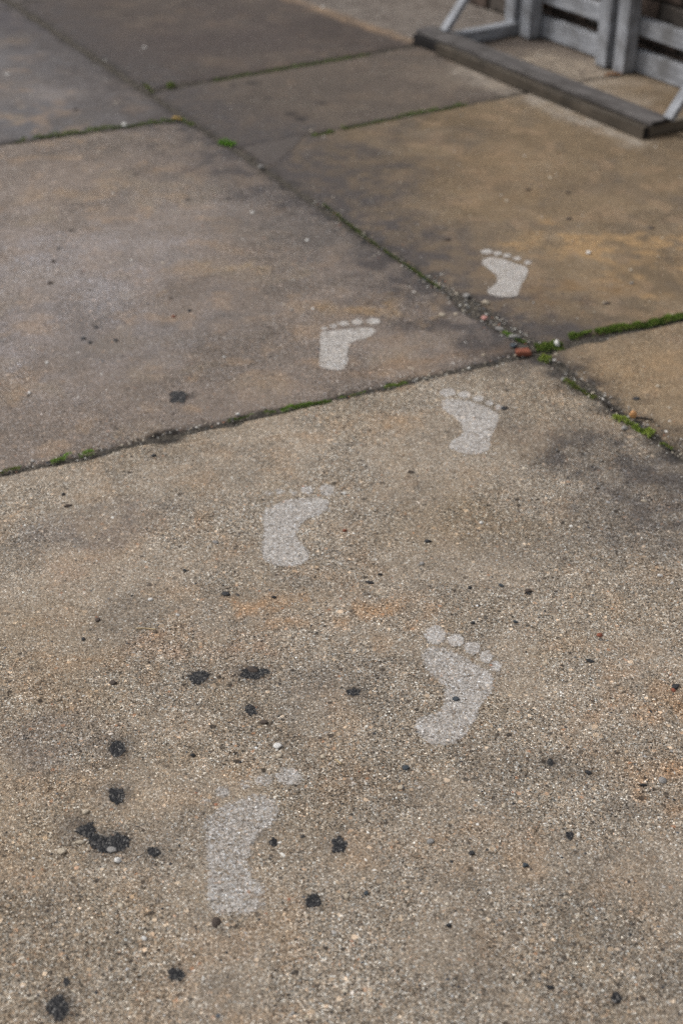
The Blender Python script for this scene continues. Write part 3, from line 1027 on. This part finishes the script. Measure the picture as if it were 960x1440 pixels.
# stones set in the slabs (parts of the slabs)
EMB = {
    'L1': [((372, 1016), 6, 3.5, 'brown_stone'), ((739, 1217), 4, 3.5, 'slate_stone'), ((826, 1086), 5, 4, 'dark_stone'), ((828, 929), 7, 4, 'dark_stone'),
           ((704, 823), 4.5, 3, 'slate_stone'), ((743, 831), 6, 4.5, 'brown_stone'), ((602, 762), 6, 4, 'dark_stone'), ((519, 819), 7, 3.5, 'dark_stone'), ((577, 664), 6, 3.5, 'brown_stone'),
           ((318, 836), 7, 4.5, 'dark_stone'), ((385, 840), 4, 3, 'dark_stone'), ((95, 711), 7, 4, 'brown_stone'), ((217, 641), 5, 4, 'dark_stone'), ((950, 966), 7, 5, 'dark_stone'),
           ((571, 1080), 5, 4, 'slate_stone'), ((641, 984), 5, 4, 'slate_stone'), ((271, 1062), 3.5, 3.5, 'dark_stone'), ((664, 876), 4, 2.5, 'dark_stone'), ((724, 874), 4, 3, 'slate_stone'),
           ((160, 962), 5, 4, 'brown_stone'), ((772, 1388), 5, 3, 'dark_stone'), ((630, 1301), 3.5, 3.5, 'dark_stone'), ((663, 1200), 4, 3, 'dark_stone'), ((903, 1104), 5, 2.5, 'dark_stone'), ((303, 1297), 6, 7, 'brown_stone'),
           ((260, 802), 3.5, 3.5, 'dark_stone'), ((138, 872), 4, 4, 'brown_stone'), ((117, 899), 3, 3, 'dark_stone'), ((90, 695), 3.5, 3, 'dark_stone'), ((534, 808), 4, 3, 'dark_stone'), ((660, 827), 3.5, 3, 'dark_stone'),
           ((842, 894), 6, 4, 'red_stone'), ((485, 747), 4.5, 3, 'red_stone'), ((946, 971), 4, 4, 'red_stone'), ((765, 935), 4.5, 3, 'cream_stone'), ((532, 835), 6, 3, 'cream_stone'), ((592, 793), 5, 4, 'grey_stone'),
           ((354, 941), 9, 6, 'brown_stone'), ((708, 575), 8, 5, 'dark_stone'), ((930, 1098), 7, 6, 'grey_stone'), ((112, 1184), 7, 4.5, 'cream_stone'), ((122, 1142), 6, 5, 'cream_stone'), ((454, 1064), 5, 4, 'cream_stone'),
           ((562, 1107), 5, 4, 'cream_stone'), ((392, 1062), 5, 3.5, 'cream_stone'), ((604, 1183), 6, 4, 'grey_stone'), ((564, 1107), 4, 3, 'grey_stone'), ((676, 736), 4, 3, 'white_stone'), ((211, 843), 5, 3, 'white_stone'),
           ((303, 762), 6, 5, 'grey_stone'), ((250, 865), 4, 3, 'white_stone'), ((928, 810), 6, 2.5, 'white_stone'), ((904, 705), 7, 2, 'cream_stone'), ((158, 1196), 8, 5, 'grey_stone'), ((203, 1319), 4, 4, 'white_stone'),
           ((487, 1260), 4, 4, 'cream_stone'), ((708, 1134), 4.5, 4, 'cream_stone'), ((944, 820), 3, 2.5, 'white_stone')],
    'L2': [((75, 369), 6, 5, 'brown_stone'), ((70, 399), 8, 4, 'brown_stone'), ((83, 351), 5, 3.5, 'dark_stone'), ((118, 477), 5.5, 4.5, 'dark_stone'), ((127, 483), 4.5, 3.5, 'dark_stone'), ((136, 461), 4.5, 3.5, 'dark_stone'),
           ((163, 479), 6.5, 4, 'dark_stone'), ((266, 438), 5, 4, 'dark_stone'), ((241, 420), 6, 3, 'brown_stone'), ((100, 325), 5, 3.5, 'brown_stone'), ((42, 553), 4, 3.5, 'white_stone'), ((315, 503), 4, 3.5, 'white_stone'),
           ((66, 511), 4, 3.5, 'white_stone'), ((245, 446), 6, 3, 'red_stone'), ((640, 442), 5, 4, 'cream_stone'), ((510, 340), 6, 4, 'dark_stone'), ((440, 435), 4, 4, 'white_stone'), ((410, 437), 4, 3, 'grey_stone'),
           ((355, 300), 6, 4, 'white_stone'), ((432, 338), 6, 4, 'white_stone'), ((335, 583), 5, 3, 'white_stone'), ((680, 500), 5, 3, 'cream_stone')],
    'R2': [((798, 272), 7, 5, 'brown_stone'), ((800, 310), 8, 6, 'brown_stone'), ((742, 268), 8, 5, 'brown_stone'), ((915, 323), 9, 5, 'brown_stone'), ((853, 428), 8, 4, 'brown_stone'), ((628, 338), 10, 5, 'brown_stone'),
           ((712, 284), 6, 5, 'cream_stone'), ((773, 251), 7, 5, 'cream_stone'), ((930, 337), 6, 4, 'cream_stone'), ((886, 382), 5, 4, 'cream_stone'), ((888, 400), 5, 4, 'grey_stone'), ((848, 427), 5, 3, 'cream_stone')],
    'R1': [((893, 562), 7, 5, 'dark_stone'), ((925, 545), 6, 4, 'cream_stone'), ((940, 575), 5, 4, 'cream_stone')],
    'L3': [((10, 104), 9, 5, 'white_stone'), ((107, 154), 8, 5, 'brown_stone')],
    'R4': [((203, 68), 8, 5, 'white_stone'), ((455, 11), 12, 6, 'white_stone')],
}
for sl, items in EMB.items():
    for (px, a, b, mt) in items:
        kf = 1.3 if mt in ('dark_stone', 'brown_stone', 'slate_stone') else 1.1
        stone('aggregate_stone', px, kf * a / 1000, kf * b / 1000, 0.0035, mt, SL[sl], ang=random.uniform(-.5, .5), sink=0.30)

# loose pebbles
PEB = [
    ('pebble', (165, 1211), .0065, .0045, .004, 'white_stone', 'bright white pebble at the lower edge of the long tar blotch'),
    ('pebble', (391, 1050), .008, .006, .004, 'white_stone', 'white pebble just above the nearest footprint\'s big toe'),
    ('pebble', (88, 1199), .0075, .0055, .004, 'cream_stone', 'cream pebble left of the long tar blotch'),
    ('pebble', (682, 428), .011, .009, .007, 'cream_stone', 'cream pebble lying in the broken diagonal joint'),
    ('pebble', (656, 419), .010, .008, .006, 'grey_stone', 'pale grey pebble next to the cream one in the broken joint'),
    ('pebble', (681, 449), .009, .007, .006, 'pink_stone', 'small pink pebble in the broken diagonal joint'),
    ('pebble', (621, 444), .009, .007, .005, 'cream_stone', 'tan pebble on the mauve-grey slab near the diagonal joint'),
    ('pebble', (827, 359), .007, .006, .005, 'white_stone', 'small white pebble alone on the ochre slab'),
    ('pebble', (702, 464), .012, .006, .006, 'grey_stone', 'pale stone flake edging the joint above the red chip'),
    ('pebble', (725, 476), .019, .006, .006, 'grey_stone', 'long pale stone sliver edging the joint above the red chip'),
    ('pebble', (782, 488), .008, .007, .010, 'white_stone', 'white crumb beside the moss at the slab crossing'),
    ('pebble', (722, 488), .010, .008, .006, 'slate_stone', 'bluish grey pebble behind the red brick chip'),
    ('pebble', (877, 604), .009, .005, .005, 'grey_stone', 'flat pale pebble below the moss with the orange berry'),
    ('pebble', (791, 535), .007, .006, .006, 'grey_stone', 'grey pebble at the top of the thin moss strip'),
    ('pebble', (175, 178), .012, .008, .008, 'white_stone', 'white pebble lying in the far left mossy joint'),
    ('pebble', (368, 237), .012, .008, .006, 'grey_stone', 'pale pebble beside the diagonal joint below the far moss tuft'),
    ('pebble', (515, 1257), .004, .0035, .003, 'slate_stone', 'shiny bluish pebble right of the nearest footprint\'s heel'),
    ('pebble', (484, 694), .005, .004, .003, 'white_stone', 'tiny white pebble beside the big toe of the left footprint'),
]
for nm, px, a, b, c_, mt, lab in PEB:
    tag(stone(nm, px, a, b, c_, mt, None, ang=random.uniform(-.4, .4), sink=0.18), lab, 'pebble', 'loose pebbles')
def chunk_mesh(name, seed):
    r = random.Random(seed)
    bm = bmesh.new()
    bmesh.ops.create_cube(bm, size=1.7)
    for v in bm.verts:
        v.co = Vector((v.co.x * r.uniform(.55, 1.25), v.co.y * r.uniform(.4, 1.25), v.co.z * r.uniform(.35, 1.15)))
    bmesh.ops.bevel(bm, geom=bm.edges[:], offset=.16, segments=2, affect='EDGES')
    bmesh.ops.subdivide_edges(bm, edges=bm.edges[:], cuts=1)
    for v in bm.verts:
        v.co += Vector((r.uniform(-1, 1), r.uniform(-1, 1), r.uniform(-1, 1))) * .09
    me = bpy.data.meshes.new(name); bm.to_mesh(me); bm.free()
    return me


LUMPS.append(chunk_mesh('stone', 331))
bc = stone('brick_chip', (735, 498), .0190, .0105, .0090, 'red_stone', None, ang=0.35, sink=0.2, k=6)
tag(bc, 'red brick chip lying at the crossing of the slabs', 'brick chip')
ob = stone('berry', (888, 591), .0085, .0085, .011, 'orange', None, ang=0.2, sink=0.0, k=4, z=0.004)
tag(ob, 'orange berry resting on bright moss in the right-hand joint', 'berry')


def stick(name, a, b, r, mat, label, cat, bend=0.002, z=0.002, sides=6):
    p, q = np.append(G2(*a), 0), np.append(G2(*b), 0)
    c = (p + q) / 2
    d = (q - p); L = np.linalg.norm(d); d = d / L
    n = np.array([-d[1], d[0], 0])
    V = []; Fc = []
    S = 9
    for i in range(S):
        t = i / (S - 1)
        base = p + d * L * t + n * bend * math.sin(t * 5) - c
        rr = r * (0.55 + 0.45 * math.sin(math.pi * (0.1 + 0.8 * t))) * random.uniform(.85, 1.15)
        zz = float(surf(*(base + c)[:2])) + z + r
        for k in range(sides):
            a_ = 2 * math.pi * k / sides
            V.append(base + n * rr * math.cos(a_) + np.array([0, 0, zz + rr * math.sin(a_)]))
    for i in range(S - 1):
        for k in range(sides):
            Fc.append((i * sides + k, i * sides + (k + 1) % sides, (i + 1) * sides + (k + 1) % sides, (i + 1) * sides + k))
    me = bpy.data.meshes.new(name)
    me.from_pydata([tuple(v) for v in V], [], Fc + [tuple(range(sides))[::-1], tuple(range((S - 1) * sides, S * sides))])
    for p_ in me.polygons: p_.use_smooth = True
    o_ = link(name, me, M[mat], None, tuple(c))
    return tag(o_, label, cat)


stick('twig', (893, 592), (917, 593), .0022, 'twig', 'short black twig beside the orange berry', 'twig')
stick('twig', (846, 565), (869, 580), .0032, 'twig', 'black twig lying along the right-hand joint above the berry', 'twig', z=0.0)
stick('straw_piece', (192, 884), (221, 885), .0013, 'straw', 'thin yellow straw piece left of the rust stain', 'straw', .001, .0005)
stick('straw_piece', (471, 1068), (480, 1074), .0016, 'straw', 'short pale straw sliver right of the nearest footprint\'s big toe', 'straw', .0005, .0005)


def leaf(name, px, L, W, mat, label, ang, z=0.003):
    p = G2(*px)
    V = []; Fc = []
    S = 8
    for i in range(S + 1):
        t = i / S
        w = W * math.sin(math.pi * min(1, t * 0.94 + .03)) ** 0.8 * (1 + 0.25 * math.sin(i * 2.4))
        for k in (-1, -.5, 0, .5, 1):
            V.append(((t - .5) * L, k * w, z + 0.004 * abs(k) + 0.003 * math.sin(t * 5)))
    for i in range(S):
        for k in range(4):
            Fc.append((i * 5 + k, i * 5 + k + 1, (i + 1) * 5 + k + 1, (i + 1) * 5 + k))
    me = bpy.data.meshes.new(name); me.from_pydata(V, [], Fc)
    o_ = link(name, me, M[mat], None, (p[0], p[1], float(surf(*p)) + 0.001))
    o_.rotation_euler = (0, 0, ang)
    md = o_.modifiers.new('thick', 'SOLIDIFY'); md.thickness = 0.0008
    return tag(o_, label, 'leaf')


leaf('dead_leaf', (249, 172), .030, .008, 'yellow_leaf', 'small yellow leaf at the end of the far left mossy joint', .3, .008)
leaf('dead_leaf', (862, 108), .075, .012, 'leaf', 'long brown dead leaf in the joint by the fence posts', .45)
leaf('dead_leaf', (806, 147), .045, .016, 'leaf', 'rusty orange leaf against the fence\'s base board', -.6, .004)

# ------------------------------------------------------------------ moss


def moss(path, width, height, dens, label, c0=(0.035, 0.085, 0.012), c1=(0.13, 0.25, 0.035), dry=0.08, seed=0, zoff=0.0):
    r = np.random.default_rng(900 + seed)
    pts = [G2(*p) for p in path]
    c = np.mean(pts, 0)
    segs = []; tot = 0
    if len(pts) == 1: pts = [pts[0] - np.array([.004, 0]), pts[0] + np.array([.004, 0])]
    for a, b in zip(pts[:-1], pts[1:]):
        L = np.linalg.norm(b - a); segs.append((a, b, L)); tot += L
    n = int(dens * max(tot, width) * width * 1e6)
    s = r.random(n) * tot
    x = np.zeros(n); y = np.zeros(n); acc = 0
    off = r.normal(0, 0.38, n).clip(-1, 1)
    for a, b, L in segs:
        m = (s >= acc) & (s <= acc + L)
        t = (s[m] - acc) / L
        d = (b - a) / L; nn = np.array([-d[1], d[0]])
        x[m] = a[0] + (b[0] - a[0]) * t + nn[0] * off[m] * width * .5
        y[m] = a[1] + (b[1] - a[1]) * t + nn[1] * off[m] * width * .5
        acc += L
    if len(path) == 1:
        an = r.random(n) * 6.283; rr = np.sqrt(r.random(n)) * width * .5
        x = c[0] + rr * np.cos(an) * 1.15; y = c[1] + rr * np.sin(an) * .9; off = rr / (width * .5)
    lump = fbm(x * 55, y * 55, 600 + seed, 3)
    patch = fbm(x * 30 + 5, y * 30, 640 + seed, 3)
    wide = 0.35 + 1.3 * fbm(x * 26 + 11, y * 26 + 3, 680 + seed, 2)
    keep = (patch + 0.25 * (1 - np.abs(off)) > 0.44) & (np.abs(off) < wide)
    x, y, off, lump, patch = x[keep], y[keep], off[keep], lump[keep], patch[keep]
    n = len(x)
    env = np.clip(1 - (np.abs(off) / np.clip(wide[keep], .3, 1.2)) ** 2, 0.05, 1) * np.clip(lump * 2.4 - 0.55, 0.05, 1.5)
    ground_z = surf(x, y) - 0.006 + zoff
    top = ground_z + 0.004 + height * env
    z = top - r.random(n) ** 2 * height * 0.5
    bl = 0.0022 + 0.0028 * r.random(n)
    az = r.random(n) * 6.283; lean = r.random(n) * 1.1
    dx = np.cos(az) * np.sin(lean) * bl; dy = np.sin(az) * np.sin(lean) * bl; dz = np.cos(lean) * bl
    w = 0.00055 + 0.0005 * r.random(n)
    px_ = -np.sin(az + 0.6) * w; py_ = np.cos(az + 0.6) * w
    V = np.zeros((n, 3, 3), np.float32)
    V[:, 0] = np.stack([x - px_, y - py_, z], 1); V[:, 1] = np.stack([x + px_, y + py_, z], 1); V[:, 2] = np.stack([x + dx, y + dy, z + dz], 1)
    V[:, :, 0] -= c[0]; V[:, :, 1] -= c[1]
    t = np.clip(lump * 1.5 - 0.35 + 0.35 * (r.random(n) - .5), 0, 1)[:, None]
    tint = np.array(c0) * (1 - t) + np.array(c1) * t
    dr = r.random(n) < dry
    tint[dr] = np.array([0.22, 0.17, 0.07]) * (0.5 + r.random((dr.sum(), 1)))
    f = np.arange(n * 3).reshape(n, 3)
    me = np_mesh('moss_clump', V.reshape(-1, 3), f)
    add_color(me, 'tint', np.repeat(tint, 3, 0))
    o_ = link('moss_clump', me, M['moss'], None, (c[0], c[1], 0))
    return tag(o_, label, 'moss', 'moss growing in the joints')


DK0, DK1 = (0.045, 0.085, 0.014), (0.22, 0.32, 0.055)
BR0, BR1 = (0.12, 0.19, 0.03), (0.44, 0.53, 0.11)
moss([(798, 475), (850, 465), (905, 457), (985, 438)], .032, .009, 1.1, 'thick dark green moss strip running right from the slab crossing', DK0, DK1, .04, 1)
moss([(752, 490), (790, 486)], .046, .011, 1.0, 'dark green moss mat at the slab crossing beside the red chip', DK0, DK1, .1, 2)
moss([(765, 504)], .030, .013, 1.3, 'round bright yellow-green moss cushion just right of the red chip', BR0, BR1, .1, 3)
moss([(793, 536), (815, 548), (836, 560)], .019, .009, 0.9, 'thin browning moss strip below the slab crossing', DK0, (0.2, .28, .06), .28, 4)
moss([(863, 587), (888, 599), (916, 614)], .030, .013, 1.1, 'bright moss strip under the orange berry', BR0, BR1, .04, 5)
moss([(928, 622), (945, 632)], .012, .006, 0.7, 'last thin moss wisp in the right joint below the berry', DK0, DK1, .2, 6)
moss([(395, 577), (430, 569), (465, 562)], .016, .008, 0.9, 'green moss line in the near joint left of the footprints', DK0, (0.24, .42, .06), .1, 7)
moss([(320, 591), (355, 584), (388, 578)], .011, .006, 0.5, 'faint broken moss in the near joint right of the oily blotch', DK0, (0.18, .30, .05), .2, 22)
moss([(475, 560), (515, 551)], .009, .005, 0.4, 'sparse moss crumbs in the near joint under the left footprint', DK0, (0.18, .30, .05), .2, 23)
moss([(540, 546), (572, 539)], .012, .006, 0.7, 'small bright moss spot in the near joint below the left footprint', DK0, (0.22, .36, .05), .15, 8)
moss([(72, 650), (100, 643), (132, 637)], .015, .010, 0.7, 'small moss sprouts near the left end of the near joint', BR0, (0.28, .50, .08), .05, 9)
moss([(0, 664), (30, 658)], .012, .006, 0.7, 'dull moss at the very left end of the near joint', DK0, DK1, .2, 10)
moss([(318, 202)], .055, .018, 1.0, 'vivid green moss tuft on the diagonal joint at the far crossing', (0.08, .19, .015), (0.24, .52, .05), .03, 11)
moss([(22, 199), (80, 190), (140, 183), (200, 175), (256, 168)], .022, .010, 0.6, 'moss line along the far left joint', DK0, (0.19, .30, .05), .14, 12)
moss([(240, 122)], .034, .012, 0.9, 'small dark moss tuft where the farthest joint starts', DK0, DK1, .1, 13)
moss([(300, 114), (340, 106), (440, 90), (520, 76)], .018, .008, 0.5, 'faint moss line in the farthest joint towards the fence', DK0, (0.16, .28, .05), .15, 14)
moss([(438, 193), (470, 187)], .022, .009, 0.6, 'short moss stretch beside the mortar patch', DK0, (0.22, .36, .05), .1, 15)
moss([(480, 184), (560, 166), (655, 148)], .021, .009, 0.6, 'long thin moss line on the joint leading to the fence base', DK0, (0.18, .30, .05), .1, 16)
moss([(455, 288), (520, 338), (575, 376), (618, 406)], .013, .005, 0.5, 'dark thin moss along the middle of the diagonal joint', DK0, (0.12, .19, .04), .2, 17)
moss([(706, 468), (738, 482)], .016, .008, 0.8, 'small moss strip in the joint above the red chip', DK0, (0.2, .38, .05), .1, 18)
moss([(768, 128)], .060, .020, 0.8, 'moss tuft at the foot of the fence\'s base board', DK0, (0.07, .14, .02), .2, 19)
moss([(255, 169), (272, 178)], .018, .008, 0.6, 'moss crumbs where the far left joint meets the diagonal one', DK0, (0.2, .32, .05), .15, 20)
moss([(200, 117), (215, 130)], .018, .006, 0.5, 'thin moss smear on the diagonal joint below the far tuft', DK0, DK1, .25, 21)

# mortar patch on the corner of the ochre slab
poly = np.array([G2(*p) for p in [(340, 209), (385, 199), (430, 190), (418, 205), (402, 220), (385, 234), (368, 230), (352, 218)]])


def mort_z(x, y, s):
    return surf(x, y) + 0.0005 + 0.0016 * (1 - sstep(-0.012, 0.0, s))


me, loc = patch_mesh('mortar_patch', poly, 0.008, 0.004, mort_z, lambda x, y, s: np.ones(len(x)))
co = np.zeros(len(me.vertices) * 3, np.float32); me.vertices.foreach_get('co', co)
add_color(me, 'stain', np.tile(lin((88, 81, 77)), (len(me.vertices), 1)))
add_float(me, 'expo', np.full(len(me.vertices), 0.3))
link('mortar_patch', me, M['concrete'], pavement, loc)


# ------------------------------------------------------------------ wooden fence on its base frame
def board(name, p0, p1, w, h, mat, parent, roll_up=(0, 0, 1), bev=0.003, warp=0.002, seed=0, end_mat=None):
    """A timber from p0 to p1 (centre line); w across, h along the up side. Local X is its length."""
    p0 = Vector(p0); p1 = Vector(p1)
    d = p1 - p0; L = d.length; d.normalize()
    up = Vector(roll_up); side = up.cross(d).normalized(); up = d.cross(side).normalized()
    r = random.Random(seed)
    n = max(3, int(L / 0.06))
    bm = bmesh.new()
    rows = []
    for i in range(n + 1):
        t = i / n
        oy = warp * math.sin(t * 4 + seed) + r.uniform(-1, 1) * warp * .4; oz = warp * math.cos(t * 3 + seed * 2) * .6
        ring = [bm.verts.new(((t - .5) * L, sy * w / 2 + oy, sz * h / 2 + oz)) for sy, sz in ((-1, -1), (1, -1), (1, 1), (-1, 1))]
        rows.append(ring)
    for a, b in zip(rows[:-1], rows[1:]):
        for k in range(4):
            bm.faces.new((a[k], a[(k + 1) % 4], b[(k + 1) % 4], b[k]))
    e0 = bm.faces.new(rows[0][::-1]); e1 = bm.faces.new(rows[-1])
    e0.material_index = e1.material_index = 1 if end_mat else 0
    bm.normal_update()
    ed = [e for e in bm.edges if e.is_manifold and e.calc_face_angle(0) > 0.8]
    bmesh.ops.bevel(bm, geom=ed, offset=bev, segments=2, affect='EDGES', profile=0.6)
    bmesh.ops.recalc_face_normals(bm, faces=bm.faces)
    me = bpy.data.meshes.new(name); bm.to_mesh(me); bm.free()
    me.materials.append(M[mat])
    if end_mat: me.materials.append(M[end_mat])
    o_ = link(name, me, None, parent, (p0 + p1) / 2)
    o_.rotation_euler = Matrix((d, side, up)).transposed().to_euler()
    return o_


PR = np.append(G2(902, 198), 0)                # outer bottom corner of the front board, near right
PL = np.append(G2(596, 71), 0)                 # the same, far left
dr = (PR - PL); LR = np.linalg.norm(dr); dr = dr / LR
bk = np.array([-dr[1], dr[0], 0.0])            # towards the wall
Pp1 = np.append(G2(744, 57), 0); Pp4 = np.append(G2(884, 104), 0)
0 and print('rail length', LR, 'post offset', (Pp1 - PL) @ bk, (Pp4 - PL) @ bk, (Pp1 - PL) @ dr, (Pp4 - PL) @ dr)


def FP(s, t, z):
    """along the front board, back from it, up"""
    q = PL + dr * s + bk * t
    return (q[0], q[1], z)


fence = empty('wooden_fence', FP(LR / 2, 0.2, 0))
tag(fence, 'weathered pale wooden fence standing on a dark timber base frame before the brick wall', 'fence')
DEP = ((Pp1 - PL) @ bk + (Pp4 - PL) @ bk) / 2 - .02           # front face of the posts
HB = 0.035
board('base_board', FP(0.06, .014, HB / 2 + .003), FP(LR, .014, HB / 2 + .003), .026, HB, 'brown_wood', fence, seed=1, end_mat='end_and_shade_wood')
board('base_plank', FP(-0.095, .066, HB + .0095), FP(LR + .006, .066, HB + .0095), .080, .014, 'base_wood', fence, seed=2, end_mat='end_and_shade_wood', warp=.003)
board('foot', FP(LR - .016, .030, HB / 2 + .002), FP(LR - .016, DEP + .25, HB / 2 + .002), .026, HB - .004, 'foot_wood', fence, seed=3, end_mat='end_and_shade_wood')
board('shade_block', FP(-0.088, .050, HB / 2 + .002), FP(0.057, .050, HB / 2 + .002), .07, HB - .002, 'end_and_shade_wood', fence, seed=4)  # block added to paint the shadow gap under the plank's overhang black
board('foot', FP(0.005, .088, .024), FP(0.005, DEP + .25, .024), .045, .042, 'grey_wood', fence, seed=4)
s1 = (Pp1 - PL) @ dr - .022; s4 = (Pp4 - PL) @ dr - .022
PW = 0.052
gap = 0.0
for k, s in enumerate([s1 - .092, s1, s4 - .088, s4, s4 + (s4 - s1) - .088, s4 + (s4 - s1)]):
    board('post', FP(s, DEP + PW / 2, 0.004), FP(s, DEP + PW / 2, 1.02 + .02 * (k % 2)), PW, PW, 'grey_wood', fence, roll_up=tuple(bk), seed=10 + k, warp=.002)
e0, e1 = s1 - .14, s4 + (s4 - s1) + .10
for k, (z0, hh) in enumerate([(.040, .070), (.158, .055), (.52, .075), (.90, .075)]):
    board('rail', FP(e0, DEP + PW + .024, z0 + hh / 2 - .035), FP(e1, DEP + PW + .024, z0 + hh / 2 - .035), .034, hh, 'grey_wood', fence, seed=20 + k, warp=.0012)
for k, s in enumerate([-.005, LR + .012]):
    zt = HB + .024
    board('strut', FP(s, .085, zt - .006), FP(s, DEP - .012, zt + (DEP - .09) * 1.12), .034, .020, 'grey_wood', fence, roll_up=(-bk[0], -bk[1], 1), seed=30 + k)

# ------------------------------------------------------------------ brick wall behind the fence
WD = DEP + PW + .075
wall = empty('brick_wall', FP(s1, WD, 0))
tag(wall, 'old brown brick wall behind the pale wooden fence', 'wall')
BL, BH, BT, MJ = .215, .065, .10, .011
wl0 = -1.2; ncol = 15; nrow = 15
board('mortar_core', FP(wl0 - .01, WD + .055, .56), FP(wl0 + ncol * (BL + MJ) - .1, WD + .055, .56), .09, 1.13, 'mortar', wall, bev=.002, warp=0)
bmeshes = []
for k in range(6):
    bm = bmesh.new()
    bmesh.ops.create_cube(bm, size=1)
    for v in bm.verts: v.co = Vector((v.co.x * BL, v.co.y * BT, v.co.z * BH))
    bmesh.ops.bevel(bm, geom=bm.edges[:], offset=.006, segments=1, affect='EDGES')
    r = random.Random(k)
    for v in bm.verts: v.co += Vector((r.uniform(-1, 1), r.uniform(-1, 1), r.uniform(-1, 1))) * .0022
    me = bpy.data.meshes.new('brick'); bm.to_mesh(me); bm.free()
    me.materials.append(M[('brick_a', 'brick_b', 'brick_c')[k % 3]])
    bmeshes.append(me)
angz = math.atan2(dr[1], dr[0])
for rr in range(nrow):
    for cc in range(ncol - (rr % 2)):
        s = wl0 + BL / 2 + cc * (BL + MJ) + (rr % 2) * (BL + MJ) / 2
        o_ = link('brick', random.choice([bmeshes[0], bmeshes[3], bmeshes[2], bmeshes[5], bmeshes[0], bmeshes[1]]), None, wall,
                  FP(s + random.uniform(-.002, .002), WD + .05 + random.uniform(-.004, .004), .004 + BH / 2 + rr * (BH + MJ)))
        o_.rotation_euler = (0, 0, angz + random.uniform(-.006, .006))
